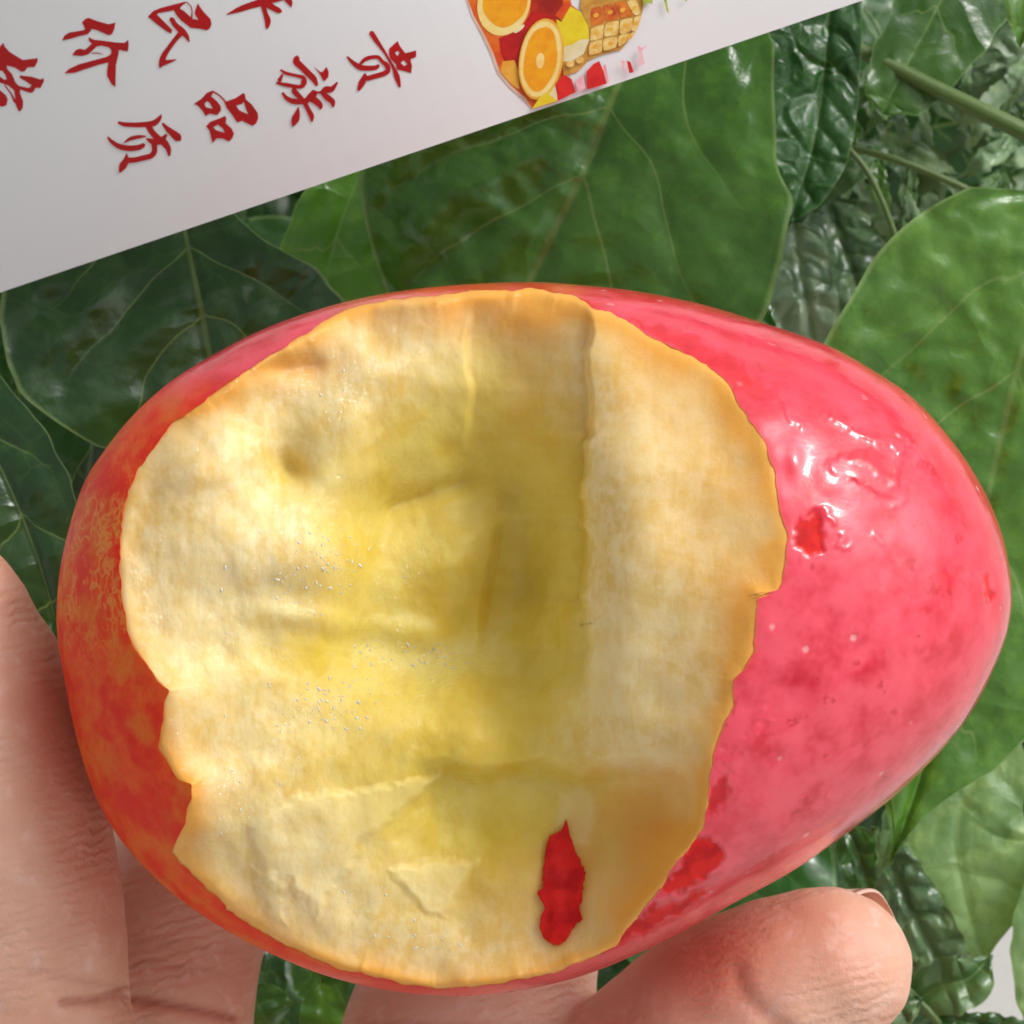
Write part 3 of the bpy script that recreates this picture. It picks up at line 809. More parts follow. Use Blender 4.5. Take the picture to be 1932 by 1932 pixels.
GLYPHS = [
 # (x0, y0, scale, strokes[(x,y,width)...], polygons[(outer, holes)])
 (660,40,11.365, [[(700,265,110),(800,420,105),(920,590,75),(1020,740,55),(1110,900,55),(1200,1060,75),(1270,1250,120),(1330,1460,50)],
   [(170,800,40),(300,930,90),(450,1030,120),(620,1050,110),(780,1040,100),(860,1000,80)],
   [(450,960,60),(560,860,85),(700,810,85),(850,810,80),(940,900,80),(1050,1000,110),(1060,1120,110),(950,1180,110),(780,1230,110),(600,1280,110)],
   [(420,1530,70),(490,1380,140),(550,1250,110),(560,1180,60)]],
  [([(1280,450),(1330,560),(1450,720),(1690,660),(1690,800),(1560,860),(1600,1000),(1580,1160),(1450,1120),(1270,1080),(1240,960),(1130,850),(1095,750),(1095,620)],
    [[(1280,660),(1225,720),(1280,790),(1325,700)],[(1420,870),(1345,930),(1430,1005),(1495,960)]])]),
 (520,90,11.3625, [[(650,240,110),(640,340,150),(760,460,140),(900,600,140),(1020,720,130),(1090,860,60)],
   [(290,520,40),(400,590,70),(600,640,70),(780,690,90),(800,800,130),(740,890,90),(600,880,80),(400,850,90),(200,810,50)],[(330,620,40),(260,760,100)],
   [(330,1030,50),(420,1140,90),(560,1210,120),(720,1220,120),(850,1200,120),(1000,1070,170),(1010,1010,100),(1100,1020,50),(1180,1010,60),(1290,960,150),(1420,940,120),(1540,800,40)],
   [(590,900,80),(600,1000,120),(720,1130,110),(820,1250,100),(900,1400,100),(970,1540,110),(980,1660,40)],
   [(900,1130,120),(1040,1190,150),(1160,1300,120),(1170,1380,50)],[(1200,1020,80),(1320,1130,130),(1430,1220,120),(1450,1330,50)],
   [(680,1350,30),(650,1500,130),(610,1620,170),(560,1750,60)]],
  [([(1010,440),(1170,570),(1220,560),(1300,450),(1350,560),(1340,680),(1260,770),(1220,740),(1160,620)],[])]),
 (360,160,12.075, [[(640,210,40),(800,310,35),(920,430,40),(970,520,60)]],
  [([(200,510),(400,370),(500,250),(620,200),(660,230),(610,330),(730,430),(830,550),(840,660),(760,760),(690,760),(580,730),(480,790),(400,660),(290,540)],[[(500,440),(450,510),(490,590),(650,620),(570,470)]]),
   ([(960,450),(1180,370),(1360,250),(1400,280),(1420,400),(1560,520),(1700,720),(1710,850),(1660,970),(1580,1020),(1470,970),(1340,900),(1220,940),(1100,760),(960,580)],[[(1380,460),(1320,510),(1190,540),(1260,650),(1480,760),(1420,600)]]),
   ([(490,1030),(580,930),(800,850),(930,790),(960,830),(950,960),(1090,1090),(1140,1200),(1110,1300),(1030,1390),(880,1320),(740,1310),(640,1430),(610,1300),(570,1130)],[[(770,990),(650,1050),(720,1120),(930,1190),(880,1080)]])]),
 (190,210,10.733, [[(430,300,50),(560,340,90),(800,350,100),(1020,340,110),(1180,310,120),(1280,220,90),(1320,140,25)],
   [(1060,380,130),(1130,500,120),(1260,640,140),(1380,720,150),(1470,850,110),(1490,990,50)],
   [(1350,320,40),(1450,430,100),(1580,540,150),(1660,610,170),(1700,650,120)],[(1020,640,40),(1150,700,120),(1310,680,130),(1430,560,50)],
   [(210,610,40),(300,710,80),(450,800,110),(650,840,120),(850,820,110),(960,770,90)],[(550,720,20),(680,640,75),(850,600,75),(1000,590,30)],
   [(1160,700,110),(1185,880,110),(1120,990,110),(950,1040,110),(780,1080,110),(620,1090,120)],[(460,1330,50),(520,1210,150),(590,1080,110),(600,960,30)]], []),
 (430,0,12.075, [[(130,340,20),(400,230,120),(650,140,150),(850,80,170),(1050,0,200),(1200,-100,180)],[(900,-300,110),(980,100,120),(1030,300,110),(1090,480,140),(1080,620,90),(1065,680,20)],
   [(1050,60,200),(1200,170,140),(1330,240,130),(1400,270,80)],[(1400,-200,80),(1500,-60,110),(1600,40,130),(1640,160,30)],[(1200,20,90),(1400,-20,70),(1580,-120,60)]], []),
 (270,0,12.075, [[(1110,45,20),(1220,150,25),(1245,280,25),(1240,420,40)],[(760,440,110),(860,590,120),(1000,720,150),(1110,840,110),(1180,980,30)],
   [(1000,760,130),(850,930,110),(700,1130,110),(590,1300,130),(540,1450,140),(500,1570,60)],[(540,1480,140),(680,1450,90),(870,1400,25)]],
  [([(210,390),(330,260),(500,190),(800,110),(1080,40),(1120,50),(1000,140),(960,200),(1060,260),(1200,390),(1250,440),(1400,470),(1310,330),(1320,250),(1380,80),(1500,260),(1680,450),(1700,560),(1670,660),(1590,710),(1400,670),(1210,650),(1110,570),(980,470),(880,350),(820,240),(450,310),(420,340),(780,700),(760,790),(640,730),(400,550)],[])]),
 (110,20,11.3625, [[(780,950,20),(900,945,25),(1020,975,10)]],
  [([(120,670),(170,560),(280,490),(480,460),(630,430),(600,340),(560,270),(620,200),(700,165),(900,240),(1150,310),(1300,270),(1270,420),(1220,530),(1150,550),(1050,510),(900,440),(780,410),(740,470),(680,530),(500,570),(300,630)],[]),
   ([(700,590),(820,650),(1000,670),(1300,710),(1500,720),(1580,650),(1590,780),(1570,910),(1380,870),(1360,1000),(1310,1200),(1300,1500),(1300,1690),(1220,1640),(1120,1460),(1110,1360),(1140,1150),(900,1210),(600,1310),(400,1380),(170,1395),(280,1290),(500,1190),(800,1110),(1100,1030),(1200,970),(1210,890),(1160,820),(1000,780),(880,800),(780,900),(700,970),(560,1010),(340,990),(420,880),(500,850),(630,870),(740,770),(780,740),(720,680)],[])]),
 (0,70,11.364, [[(100,1090,25),(230,1260,30),(330,1450,60)],[(-500,520,120),(-250,480,130),(0,420,140)],[(-450,1100,110),(-200,1050,110),(0,960,110)]],
  [([(75,150),(100,230),(220,360),(500,530),(830,490),(830,560),(760,690),(610,690),(540,780),(470,790),(330,700),(150,650),(160,730),(270,850),(340,1030),(420,1100),(640,1150),(700,1090),(600,1020),(420,910),(450,870),(700,900),(890,960),(960,930),(970,1000),(890,1150),(790,1140),(720,1250),(650,1250),(440,1180),(440,1260),(510,1450),(500,1590),(440,1670),(400,1640),(330,1480),(340,1380),(310,1200),(180,1090),(0,1030),(-150,1000),(-150,400),(0,230)],
    [[(-60,760),(50,770),(110,850),(150,950),(100,970),(0,900),(-60,860)]]),
   ([(0,1200),(130,1310),(170,1400),(140,1530),(60,1560),(-100,1540),(-250,1400),(-150,1200)],[])]),
]

def build_card():
    # the sheet, its lower edge on the line from E0 to E1
    s = np.linspace(-500, 2150, 60); t = np.linspace(0, 1150, 30)
    S, T = np.meshgrid(s, t, indexing='ij')
    X = E0[0] + EDIR[0] * S + ENRM[0] * T; Y = E0[1] + EDIR[1] * S + ENRM[1] * T
    Zt = card_z(X, Y)
    top = unproj(np.stack([X.ravel(), Y.ravel(), Zt.ravel()], 1)); bot = unproj(np.stack([X.ravel(), Y.ravel(), Zt.ravel() - 14], 1))
    fa = grid_faces(60, 30); n = 1800
    rim = [i * 30 for i in range(60)] + [59 * 30 + j for j in range(1, 30)] + [i * 30 + 29 for i in range(58, -1, -1)] + [j for j in range(28, 0, -1)]
    F = fa.tolist() + (fa[:, ::-1] + n).tolist() + [[rim[a], rim[a] + n, rim[(a + 1) % len(rim)] + n, rim[(a + 1) % len(rim)]] for a in range(len(rim))]
    card = empty('printed_card', unproj([(700, 300, -345)])[0])
    tag(card, 'white printed card with red Chinese characters and a fruit picture', 'card')
    o = mesh_obj('sheet', np.vstack([top, bot]), F, M_CARD, card, smooth=False)
    red = mat_print('red_ink', srgb(188, 8, 10), srgb(172, 14, 12))
    for x0, y0, sc, strokes, polys in GLYPHS:
        pr = Print(); up = 1.0
        for outer, holes in polys:
            up += 0.12
            cv = lambda L: [((x0 + a / sc) * KN, (y0 + b / sc) * KN) for a, b in L]
            pr.poly(cv(outer), [cv(h) for h in holes], 0, up, clip=False)
        for st in strokes:
            up += 0.12
            pr.stroke([((x0 + a / sc) * KN, (y0 + b / sc) * KN, w / sc * KN) for a, b, w in st], 0, up)
        pr.build('printed_character', red, card)
    # fruit picture
    cv = lambda L: [((860 + a / 4.025) * KN, (0 + b / 4.025) * KN) for a, b in L]
    def ell(cx, cy, rx, ry, rot=0, n=48, wob=0.0):
        r = math.radians(rot); res = []
        for k in range(n):
            q = 2 * math.pi * k / n; w = 1 + wob * math.sin(5 * q + 1)
            a, b = rx * w * math.cos(q), ry * w * math.sin(q)
            res.append((cx + a * math.cos(r) - b * math.sin(r), cy + a * math.sin(r) + b * math.cos(r)))
        return res
    ink = {}
    def I(r, g, b, r2, g2, b2, sc=500):
        k = (r, g, b, r2, g2, b2)
        if k not in ink: ink[k] = (len(ink), mat_print('picture_ink', srgb(r, g, b), srgb(r2, g2, b2), sc))
        return ink[k][0]
    def mark(name, items):
        pr = Print(); up0 = mark.up
        for P, m in items:
            mark.up += 0.15
            pr.poly(cv(P), (), m, mark.up)
        if pr.F:
            o = pr.build(name, [m for _, m in sorted(ink.values(), key=lambda e: e[0])], card); return o
    mark.up = 1.0
    OR1 = I(232, 120, 30, 214, 60, 20); RED = I(206, 28, 20, 170, 20, 14); PITH = I(246, 226, 150, 240, 205, 105); FL = I(244, 172, 22, 236, 152, 12, 900)
    CORE = I(250, 226, 150, 244, 205, 110); YEL = I(236, 218, 40, 228, 196, 30); CRM = I(238, 228, 196, 226, 212, 150); DRED = I(150, 22, 12, 196, 52, 14)
    PIN = I(190, 132, 48, 214, 164, 74, 900); PCL = I(244, 220, 140, 226, 178, 84, 1700); PCD = I(226, 134, 44, 190, 60, 26, 900); GRN = I(150, 170, 60, 196, 200, 90)
    PNK = I(236, 150, 160, 244, 200, 206); BRI = I(226, 44, 36, 206, 28, 30); GLD = I(238, 190, 70, 232, 160, 50); SHW = I(214, 172, 140, 226, 204, 190)
    mark('printed_orange_peel', [([(170,-200),(190,0),(225,120),(315,290),(380,430),(430,575),(525,690),(640,790),(690,850),(800,820),(560,300),(300,-200)], SHW),
        ([(185,-200),(200,0),(245,120),(335,280),(400,420),(450,560),(540,670),(650,765),(700,845),(880,800),(960,640),(900,200),(900,-200)], OR1)])
    mark('printed_apple', [([(440,300),(560,250),(640,180),(700,80),(720,-200),(980,-200),(1000,60),(930,170),(860,150),(760,190),(660,330),(610,480),(590,640),(520,560),(455,420)], RED),
        ([(690,90),(720,-200),(960,-200),(950,60),(900,140),(800,105)], DRED), (ell(600, 225, 50, 16, -38), CRM), ([(450,560),(470,480),(560,470),(600,560),(600,700),(540,660)], GLD)])
    mark('printed_orange_slice', [(ell(480, 20, 205, 262, 14), PITH), (ell(492, 0, 172, 214, 14, wob=.02), FL)])
    mark('printed_orange_half', [([(960,-200),(1010,40),(1080,90),(1000,60),(930,160),(880,120),(940,40),(950,-200)], OR1)])
    mark('printed_lemon', [([(890,150),(930,170),(1000,50),(1085,95),(1140,200),(1152,310),(1105,420),(1010,480),(930,480)], YEL), ([(925,370),(1010,350),(1080,310),(1150,305),(1105,425),(1010,485),(930,485)], CRM)])
    pine = [([(1075,60),(1100,-200),(1600,-200),(1565,90),(1525,200),(1455,320),(1395,390),(1255,425),(1145,470),(1060,560),(950,600),(930,480),(1010,480),(1105,420),(1150,310),(1140,200)], PIN)]
    rows = [((1150,60),(1240,40),(1330,20),(1430,5),(1520,-10)), ((1160,215),(1270,180),(1390,150),(1500,130),(1560,110)), ((1145,330),(1255,300),(1375,275),(1470,255),(1525,235)), ((1140,440),(1250,410),(1370,370),(1430,340),(1450,330))]
    rr_ = np.random.RandomState(4)
    for a in range(3):
        for b in range(4):
            p = [rows[a][b], rows[a][b + 1], rows[a + 1][b + 1], rows[a + 1][b]]; c = np.mean(p, 0)
            q = []
            for k in range(4):                      # rounded, uneven scale of the fruit
                v0 = np.array(p[k]); v1 = np.array(p[(k + 1) % 4])
                for f in (0.12, 0.5, 0.88):
                    w = v0 * (1 - f) + v1 * f
                    q.append(tuple(c + (w - c) * (0.90 if f != 0.5 else 0.94) + rr_.uniform(-3, 3, 2)))
            pine.append((q, PCD if (a == 0 and b < 3) else PCL))
            pine.append((ell(c[0] + rr_.uniform(-6, 6), c[1] + rr_.uniform(-6, 6), 22, 17, -30, 12, .1), GLD))
    for (x, y) in ((1000, 500), (1075, 470)): pine.append((ell(x, y, 32, 24, -20), PCL))
    mark('printed_pineapple', pine)
    mark('printed_orange_half', [(ell(772, 462, 172, 320, 9), GLD), (ell(768, 462, 158, 300, 9), PITH), (ell(766, 462, 128, 256, 9, wob=.02), FL), (ell(764, 475, 32, 62, 5), CORE)])
    mark('printed_leaf', [([(1560,-50),(1650,-50),(1640,30),(1600,20),(1575,60)], GRN), ([(1725,-20),(1750,-20),(1772,105),(1755,90)], GRN), ([(1880,-20),(1930,-20),(1905,14)], GRN)])
    mark('printed_melon', [([(700,850),(760,760),(870,690),(900,790)], YEL), ([(830,740),(880,670),(905,790)], CRM), ([(885,650),(960,585),(1010,620),(1042,720),(900,790)], BRI), ([(1125,560),(1180,500),(1225,478),(1262,560),(1285,655),(1130,700)], BRI),
        ([(1255,520),(1275,500),(1302,640),(1284,655)], PNK), ([(1040,640),(1100,580),(1120,690),(1060,720)], PNK), ([(1440,475),(1470,485),(1495,560),(1462,575)], BRI), ([(1395,470),(1425,480),(1420,560)], PNK), ([(1525,355),(1560,375),(1600,350),(1560,400),(1580,500),(1530,520),(1540,430)], PNK)])
build_card()

# ------------------------------------------------------------------ leaves and stems
def leaf_mesh(mid, wl, wr, nv=4.5, vofs=0.3, slope=0.42, fold=(0.12, 0.12), curl=(0.0, 0.0), tilt=0.0, pucker=10.0, pside=(1.0, 1.0), quilt=0.35, seed=0, nu=90, nw=33, wavy=8.0, up=None, tip=True):
    """World-space blade along a midrib given as (col,row,z) points; widths in layout units on both sides."""
    C = smooth_open(np.array(mid, float), nu)
    u = np.linspace(0, 1, nu)
    ws = lambda w: np.interp(u, np.linspace(0, 1, len(w)), w)
    def smooth_w(w):
        return np.maximum(smooth_open(np.array([[a, 0] for a in w], float), nu)[:, 0], 0.5)
    WL, WR = smooth_w(wl), smooth_w(wr)
    cap = np.minimum(1, np.sqrt(np.clip(u / 0.10, 0, 1))) * (np.minimum(1, np.clip((1 - u) / 0.14, 0, 1) ** 0.7) if tip else 1)
    WL = np.maximum(WL * cap, 0.4); WR = np.maximum(WR * cap, 0.4)
    T = np.gradient(C, axis=0); T2 = T[:, :2] / np.maximum(np.linalg.norm(T[:, :2], axis=1), 1e-6)[:, None]
    Rt = np.stack([-T2[:, 1], T2[:, 0]], 1)             # one side of the midrib in the picture plane
    v = np.linspace(-1, 1, nw); v = np.sign(v) * np.abs(v) ** 0.9
    Ug, Vg = np.meshgrid(u, v, indexing='ij')
    wid = np.where(Vg < 0, WL[:, None], WR[:, None])
    off = Vg * wid
    X = C[:, None, 0] + Rt[:, None, 0] * off; Y = C[:, None, 1] + Rt[:, None, 1] * off
    av = np.abs(Vg)
    q = nv * (Ug - slope * av * np.minimum(wid / 300, 1.2)) + vofs + 0.10 * vnoise(Ug * 4 + seed, Vg * 2, seed) + 0.07 * vnoise(Ug * 9 + seed, Vg * 6, seed + 2)
    fr = np.abs((q % 1) - 0.5) * 2
    Pk = pucker * np.where(Vg < 0, pside[0], pside[1])
    bulge = Pk * (np.clip(fr, 0, 1) ** 0.6 - 0.5) * np.clip(av * 3, 0, 1) * np.clip((1 - av) * 4, 0, 1)
    Fo = np.where(Vg < 0, fold[0], fold[1]); Cu = np.where(Vg < 0, curl[0], curl[1])
    Z = C[:, None, 2] + np.abs(off) * Fo + np.abs(off) * av ** 2 * Cu + off * tilt + bulge
    Z = Z - pucker * 0.9 * np.exp(-(off / 9.0) ** 2) + wavy * vnoise(Ug * 5 + seed * 3.1, Vg * 1.6, seed + 5) * (0.3 + av)
    Z = Z + quilt * Pk * fbm(X / 75, Y / 75, 3, seed)
    edge = 5.0 * vnoise(Ug * 16 + seed, Vg * 0 + np.sign(Vg), seed + 9) * av ** 6
    X = X + Rt[:, None, 0] * edge; Y = Y + Rt[:, None, 1] * edge
    V = unproj(np.stack([X.ravel(), Y.ravel(), Z.ravel()], 1))
    return V, grid_faces(nu, nw)[:, ::-1], {'vq': q.ravel(), 'vv': Vg.ravel()}

def add_leaf(plant, mid, wl, wr, color, mat=None, **kw):
    V, F, A = leaf_mesh(mid, wl, wr, **kw)
    o = mesh_obj('leaf', V, F, mat or M_LEAF, plant, attrs=A)
    o.color = tuple(color) + (1,)
    return o

M_STEM = None
def mat_stem():
    a = NT('green_stem'); v = a.coord(1.0)
    c = a.mix(a.noise(a.coord(1, (1, 1, 1)), 160, 4, 0.6), (0.055, 0.10, 0.018), (0.13, 0.21, 0.05))
    a.set(Base_Color=c, Roughness=0.45, Normal=a.bump(a.noise(v, 700, 3), 0.3, 0.0003)); return a.m
M_STEM = mat_stem()

def add_stem(plant, pts, name='stem', world=False):
    S = smooth_open(np.array(pts, float), 36)
    if world: W = S[:, :3]; r = S[:, 3]
    else: W = unproj(S[:, :3]); r = S[:, 3] * U * (DC - S[:, 2]) / DC
    T = np.gradient(W, axis=0); T /= np.linalg.norm(T, axis=1)[:, None]
    rings = []; up = np.array((0.3, 0.2, 0.93))
    for k in range(len(W)):
        a = np.cross(up, T[k]); a /= max(np.linalg.norm(a), 1e-6); b = np.cross(T[k], a)
        qq = np.linspace(0, 2 * np.pi, 10, endpoint=False)
        rings.append(W[k] + r[k] * (np.cos(qq)[:, None] * a + np.sin(qq)[:, None] * b))
    n = len(rings); F = grid_faces(n, 10, True).tolist() + [list(range(10))[::-1], [(n - 1) * 10 + k for k in range(10)]]
    return mesh_obj(name, np.concatenate(rings), F, M_STEM, plant)

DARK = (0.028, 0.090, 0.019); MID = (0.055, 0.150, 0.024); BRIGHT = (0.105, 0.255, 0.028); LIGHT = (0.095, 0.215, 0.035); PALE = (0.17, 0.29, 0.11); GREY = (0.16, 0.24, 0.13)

def build_plants():
    g0 = unproj([(900, 300, -2500)])[0]
    shrub = empty('leafy_shrub', (g0[0], g0[1] + 0.05, 0.0))
    tag(shrub, 'shrub with large glossy dark green leaves behind the fruit and card', 'shrub')
    # large leaf under the card, right of the middle
    add_leaf(shrub, [(1330,-150,-1060),(1170,155,-1000),(1105,315,-980),(1000,530,-1010),(880,800,-1120)], [150,330,405,400,60], [200,420,410,350,60],
             (0.062,0.175,0.020), nv=4.2, vofs=0.22, fold=(0.16,0.02), curl=(0.05,-.1), pucker=17, pside=(0.6, 1.9), quilt=0.5, seed=3, nu=130, nw=61)
    # bright leaf behind it on the left
    add_leaf(shrub, [(760,150,-1600),(650,400,-1500),(600,600,-1480),(580,760,-1480)], [60,105,115,20], [30,85,105,30], BRIGHT, nv=3, fold=(.1,.1), pucker=6, seed=5, wavy=4)
    # dark leaf left under the card
    add_leaf(shrub, [(320,250,-860),(352,440,-820),(378,570,-800),(402,700,-800),(450,930,-830)], [60,110,240,260,60], [280,350,380,340,80], DARK, nv=3.6, vofs=0.55, slope=.5,
             fold=(-.06,.10), curl=(0,.05), pucker=13, pside=(0.7, 1.2), quilt=0.5, seed=9, nu=120, nw=55)
    # leaf at the left border
    add_leaf(shrub, [(-140,640,-660),(-10,860,-640),(70,1050,-640),(120,1230,-660)], [60,105,100,20], [90,120,110,20], (0.026,0.078,0.020), nv=4, fold=(.2,.1), pucker=8, seed=12)
    add_leaf(shrub, [(-120,380,-1300),(10,600,-1250),(40,800,-1250),(60,1000,-1300)], [100,150,150,30], [90,120,110,20], DARK, nv=4, seed=13)
    # puckered dark leaf beside the large one
    add_leaf(shrub, [(1575,-120,-1330),(1558,100,-1300),(1532,280,-1270),(1478,440,-1250)], [50,66,70,20], [150,160,120,60], (0.034,0.110,0.026), M_LEAF_CRINKLE, nv=9, fold=(.1,.1), pucker=11, seed=15, nu=120, nw=45)
    # yellow-green leaf at the top
    add_leaf(shrub, [(1850,-150,-1500),(1760,30,-1450),(1690,160,-1430),(1665,215,-1430)], [130,120,80,40], [110,80,60,30], (0.050,0.135,0.016), nv=4, fold=(-.1,.2), pucker=7, seed=18)
    add_leaf(shrub, [(2000,-160,-900),(1945,-20,-900),(1925,90,-920)], [40,50,10], [40,50,10], LIGHT, nv=4, seed=19, nu=50)
    # big light leaf on the right, its tip under the fruit
    add_leaf(shrub, [(2080,380,-820),(1945,620,-800),(1868,920,-830),(1800,1250,-860),(1682,1628,-860)], [200,340,330,215,5], [150,325,390,260,5], (0.100,0.245,0.028), nv=4.6, vofs=0.05, slope=.36,
             fold=(-.12,.02), curl=(-.05,.22), pucker=16, pside=(0.6, 1.3), quilt=0.5, seed=21, nu=150, nw=61)
    # branch crossing the top right corner
    add_stem(shrub, [(1480,30,-1480,14),(1615,92,-1460,15),(1760,165,-1430,16),(1960,262,-1400,18),(2200,380,-1500,20)], 'branch')
    add_stem(shrub, [(1560,240,-1500,6),(1640,330,-1480,6),(1700,480,-1490,6),(1720,600,-1550,6)], 'twig')
    add_stem(shrub, [(1590,275,-1650,6),(1700,305,-1640,7),(1850,370,-1640,7),(1960,440,-1640,7)], 'twig')
    for q in range(5):
        a = unproj([(300 + q * 420, 700, -3200)])[0]
        p0 = np.array([g0[0] - 0.08 + q * 0.04, g0[1] + 0.08 + 0.02 * (q % 2), 0.0])
        p1 = p0 * 0.4 + a * 0.6 + np.array([0, 0, -0.05])
        add_stem(shrub, [tuple(p0) + (0.006,), tuple(p1 - np.array([0, 0, 0.2])) + (0.005,), tuple(p1) + (0.0042,), tuple(a) + (0.003,)], 'stem', True)
    # small leaves of the shrub in the gaps
    small = [((1440,560),(1425,680),40,-1200,(0.030,0.10,0.016)), ((1610,210),(1560,330),22,-1700,LIGHT), ((1655,300),(1675,410),20,-1700,LIGHT), ((1745,40),(1640,215),50,-1600,BRIGHT),
             ((430,380),(470,440),26,-1700,MID), ((470,1860),(520,1950),60,-1500,MID), ((560,1800),(640,1930),55,-1600,MID), ((610,1850),(600,2000),45,-1400,BRIGHT), ((520,1780),(480,1960),40,-1900,DARK)]
    for k, (a, b, w, z, c) in enumerate(small):
        m = ((a[0] + b[0]) / 2 + rng.uniform(-12, 12), (a[1] + b[1]) / 2 + rng.uniform(-12, 12))
        add_leaf(shrub, [a + (z,), m + (z + 20,), b + (z - 20,)], [w * .5, w, 4], [w * .5, w, 4], c, nv=4, seed=30 + k, nu=44, nw=17, pucker=5, fold=(rng.uniform(-.3, .3), rng.uniform(-.3, .3)))

    # ---- paler crumpled plant seen through the gap at the upper right
    p0 = unproj([(1750, 300, -2600)])[0]
    pale = empty('crinkly_weed', (p0[0], p0[1] + 0.05, 0.0))
    tag(pale, 'grey-green crinkly weed in the gap at the upper right', 'plant')
    add_leaf(pale, [(1500,420,-1750),(1520,560,-1700),(1560,740,-1720)], [40,62,40], [44,70,50], (0.24,0.32,0.21), M_LEAF_CRINKLE, nv=6, seed=40, pucker=14, fold=(.3,-.2))
    add_leaf(pale, [(1445,470,-1800),(1450,600,-1760),(1470,720,-1780)], [20,40,20], [24,40,30], (0.16,0.24,0.13), M_LEAF_CRINKLE, nv=6, seed=41, pucker=12, fold=(.3,-.2))
    add_leaf(pale, [(1560,370,-1950),(1610,520,-1900),(1650,660,-1900)], [40,80,50], [50,90,60], (0.10,0.17,0.08), M_LEAF_CRINKLE, nv=6, seed=42, pucker=16)
    add_leaf(pale, [(1780,130,-2000),(1870,70,-2000),(1960,20,-2000)], [40,60,50], [40,60,50], GREY, M_LEAF_CRINKLE, nv=6, seed=43, pucker=14)
    for k in range(84):
        x = rng.uniform(1550, 1950); y = rng.uniform(90, 480); L = rng.uniform(40, 115); z = rng.uniform(-2500, -1780)
        a = rng.normal(2.2, 0.9); d = np.array([math.cos(a), math.sin(a)]) * L; w = rng.uniform(8, 22)
        c = np.array([(0.16, 0.25, 0.12), (0.24, 0.33, 0.19), (0.09, 0.17, 0.05), (0.05, 0.11, 0.03)][k % 4]) * rng.uniform(0.8, 1.25)
        add_leaf(pale, [(x - d[0], y - d[1], z - 60), (x + rng.uniform(-12, 12), y + rng.uniform(-12, 12), z + 30), (x + d[0], y + d[1], z - rng.uniform(20, 120))], [w * .7, w, 3], [w * .7, w, 3], c, M_LEAF_PALE if k % 2 else M_LEAF_CRINKLE,
                 nv=5, seed=50 + k, nu=30, nw=11, pucker=6, fold=(rng.uniform(-.7, .7), rng.uniform(-.7, .7)))
    top = unproj([(1750, 300, -2300)])[0]
    add_stem(pale, [tuple(np.array(pale.location)) + (0.004,), tuple(top * 0.6 + np.array(pale.location) * 0.4) + (0.0035,), tuple(top) + (0.0025,)], 'stem', True)

    # ---- light leafed plant at the lower right
    p0 = unproj([(1820, 1800, -2000)])[0]
    lp = empty('pale_leafed_plant', (p0[0], p0[1] + 0.03, 0.0))
    tag(lp, 'light green plant with thin veined leaves at the lower right', 'plant')
    add_leaf(lp, [(1900,1360,-1650),(1810,1540,-1600),(1820,1680,-1580),(1858,1815,-1600)], [60,130,135,40], [70,140,90,40], (0.27,0.41,0.16), M_LEAF_PALE, nv=4, seed=100, pucker=8, fold=(.08,-.08), nu=110, nw=45)
    add_leaf(lp, [(2060,1560,-1520),(1985,1700,-1500),(1962,1850,-1500),(1975,2010,-1540)], [40,60,60,20], [40,62,50,20], (0.24,0.37,0.14), M_LEAF_PALE, nv=4, seed=101)
    add_leaf(lp, [(1665,1580,-1450),(1700,1680,-1420),(1765,1800,-1420),(1800,1850,-1440)], [30,60,60,10], [20,45,60,10], (0.13,0.22,0.10), M_LEAF_CRINKLE, nv=7, seed=102, pucker=16, fold=(.25,-.25))
    add_leaf(lp, [(1730,1470,-1300),(1690,1560,-1280),(1655,1655,-1290)], [20,30,4], [18,28,4], (0.14,0.25,0.10), M_LEAF_PALE, nv=4, seed=103, fold=(.5,.4))
    add_leaf(lp, [(1600,1560,-1500),(1630,1650,-1500),(1660,1760,-1520)], [30,50,20], [30,40,20], MID, M_LEAF, nv=4, seed=104)
    add_leaf(lp, [(1710,1895,-1350),(1780,1860,-1320),(1830,1845,-1320),(1872,1800,-1340)], [30,50,45,4], [30,60,50,4], (0.10,0.19,0.06), M_LEAF, nv=4, seed=105, fold=(.5,.4))
    add_leaf(lp, [(1560,2000,-1300),(1620,1940,-1280),(1700,1900,-1280),(1745,1885,-1300)], [40,60,50,4], [30,40,40,4], (0.13,0.22,0.09), M_LEAF_CRINKLE, nv=5, seed=106, pucker=10)
    add_leaf(lp, [(1760,1920,-1330),(1850,1935,-1320),(1960,1960,-1330)], [4,26,30], [4,30,30], (0.05,0.13,0.03), M_LEAF, nv=5, seed=107)
    add_leaf(lp, [(1690,1760,-1700),(1740,1860,-1700),(1760,1960,-1700)], [40,70,40], [40,70,40], DARK, M_LEAF, nv=4, seed=108)
    add_stem(lp, [(1690,1835,-1340,5),(1725,1880,-1330,7),(1770,1930,-1330,9),(1800,1990,-1360,10)])
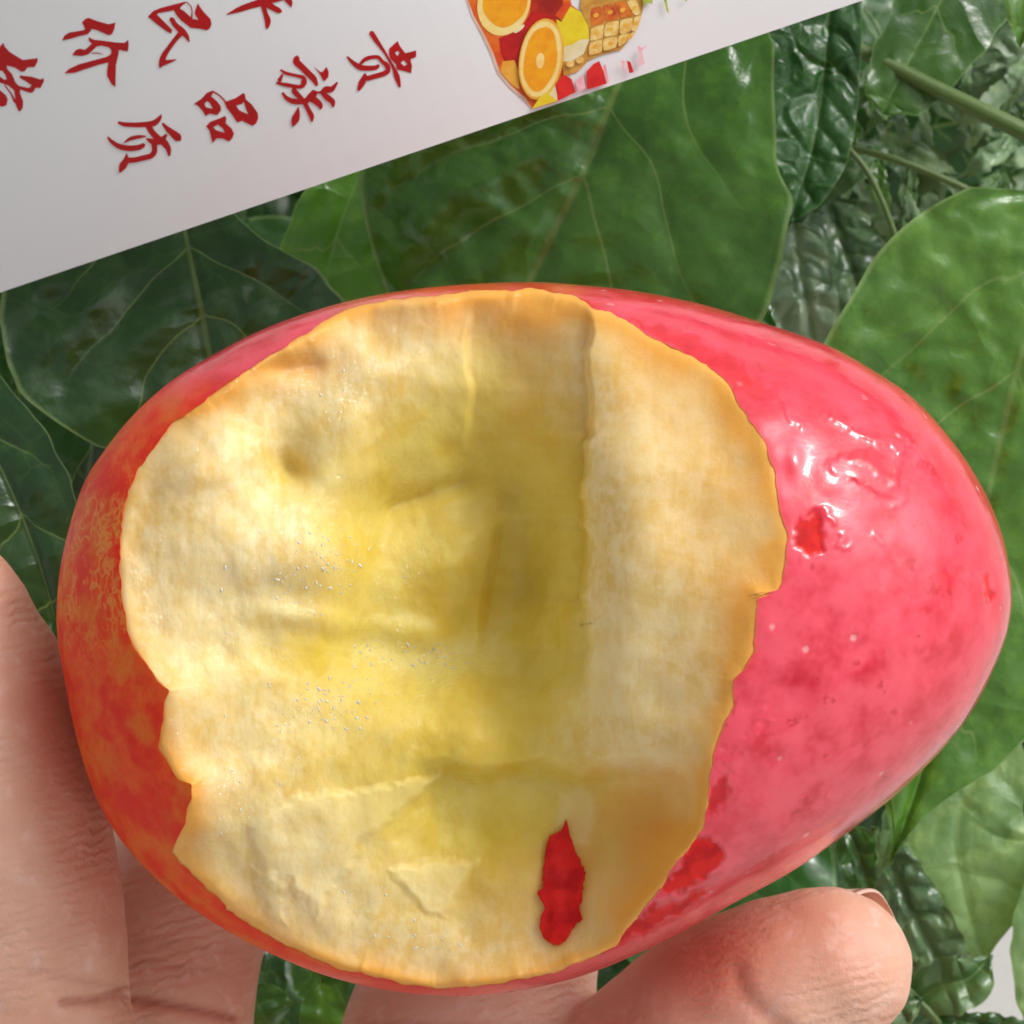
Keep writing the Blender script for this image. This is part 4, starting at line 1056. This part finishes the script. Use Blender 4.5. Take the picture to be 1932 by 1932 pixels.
    add_stem(lp, [(1650,1560,-1560,9),(1648,1640,-1560,9),(1665,1760,-1570,10),(1700,1900,-1600,10),(1760,2100,-1700,11)])
    end = unproj([(1800, 1990, -1360)])[0]
    add_stem(lp, [tuple(np.array(lp.location)) + (0.004,), tuple(np.array(lp.location) * .5 + end * .5) + (0.003,), tuple(end) + (0.0006,)], 'stem', True)

    # ---- deep foliage behind everything
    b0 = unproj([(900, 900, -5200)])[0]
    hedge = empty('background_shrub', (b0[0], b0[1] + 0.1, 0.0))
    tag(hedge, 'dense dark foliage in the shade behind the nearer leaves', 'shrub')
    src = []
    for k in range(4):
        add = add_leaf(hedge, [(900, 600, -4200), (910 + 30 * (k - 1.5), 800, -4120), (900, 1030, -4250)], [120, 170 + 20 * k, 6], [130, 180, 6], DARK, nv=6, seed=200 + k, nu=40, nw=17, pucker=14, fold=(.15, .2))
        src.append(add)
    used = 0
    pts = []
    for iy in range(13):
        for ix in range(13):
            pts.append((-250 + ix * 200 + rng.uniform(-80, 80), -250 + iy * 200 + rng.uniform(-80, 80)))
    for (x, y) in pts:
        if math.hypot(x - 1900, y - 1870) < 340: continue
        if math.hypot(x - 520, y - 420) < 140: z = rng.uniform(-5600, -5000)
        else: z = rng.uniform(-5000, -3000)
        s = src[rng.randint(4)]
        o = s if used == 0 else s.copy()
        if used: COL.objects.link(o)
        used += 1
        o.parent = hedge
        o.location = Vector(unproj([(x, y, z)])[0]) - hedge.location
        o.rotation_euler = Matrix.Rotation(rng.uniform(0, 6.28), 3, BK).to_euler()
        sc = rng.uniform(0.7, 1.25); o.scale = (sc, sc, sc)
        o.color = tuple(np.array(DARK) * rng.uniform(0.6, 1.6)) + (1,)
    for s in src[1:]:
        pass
    for q in range(4):
        a = unproj([(300 + q * 420, 900, -5300)])[0]
        p = np.array([b0[0] - .1 + .07 * q, b0[1] + 0.12, 0.0])
        add_stem(hedge, [tuple(p) + (.008,), tuple(p * .5 + a * .5) + (.006,), tuple(a) + (.004,)], 'stem', True)
build_plants()
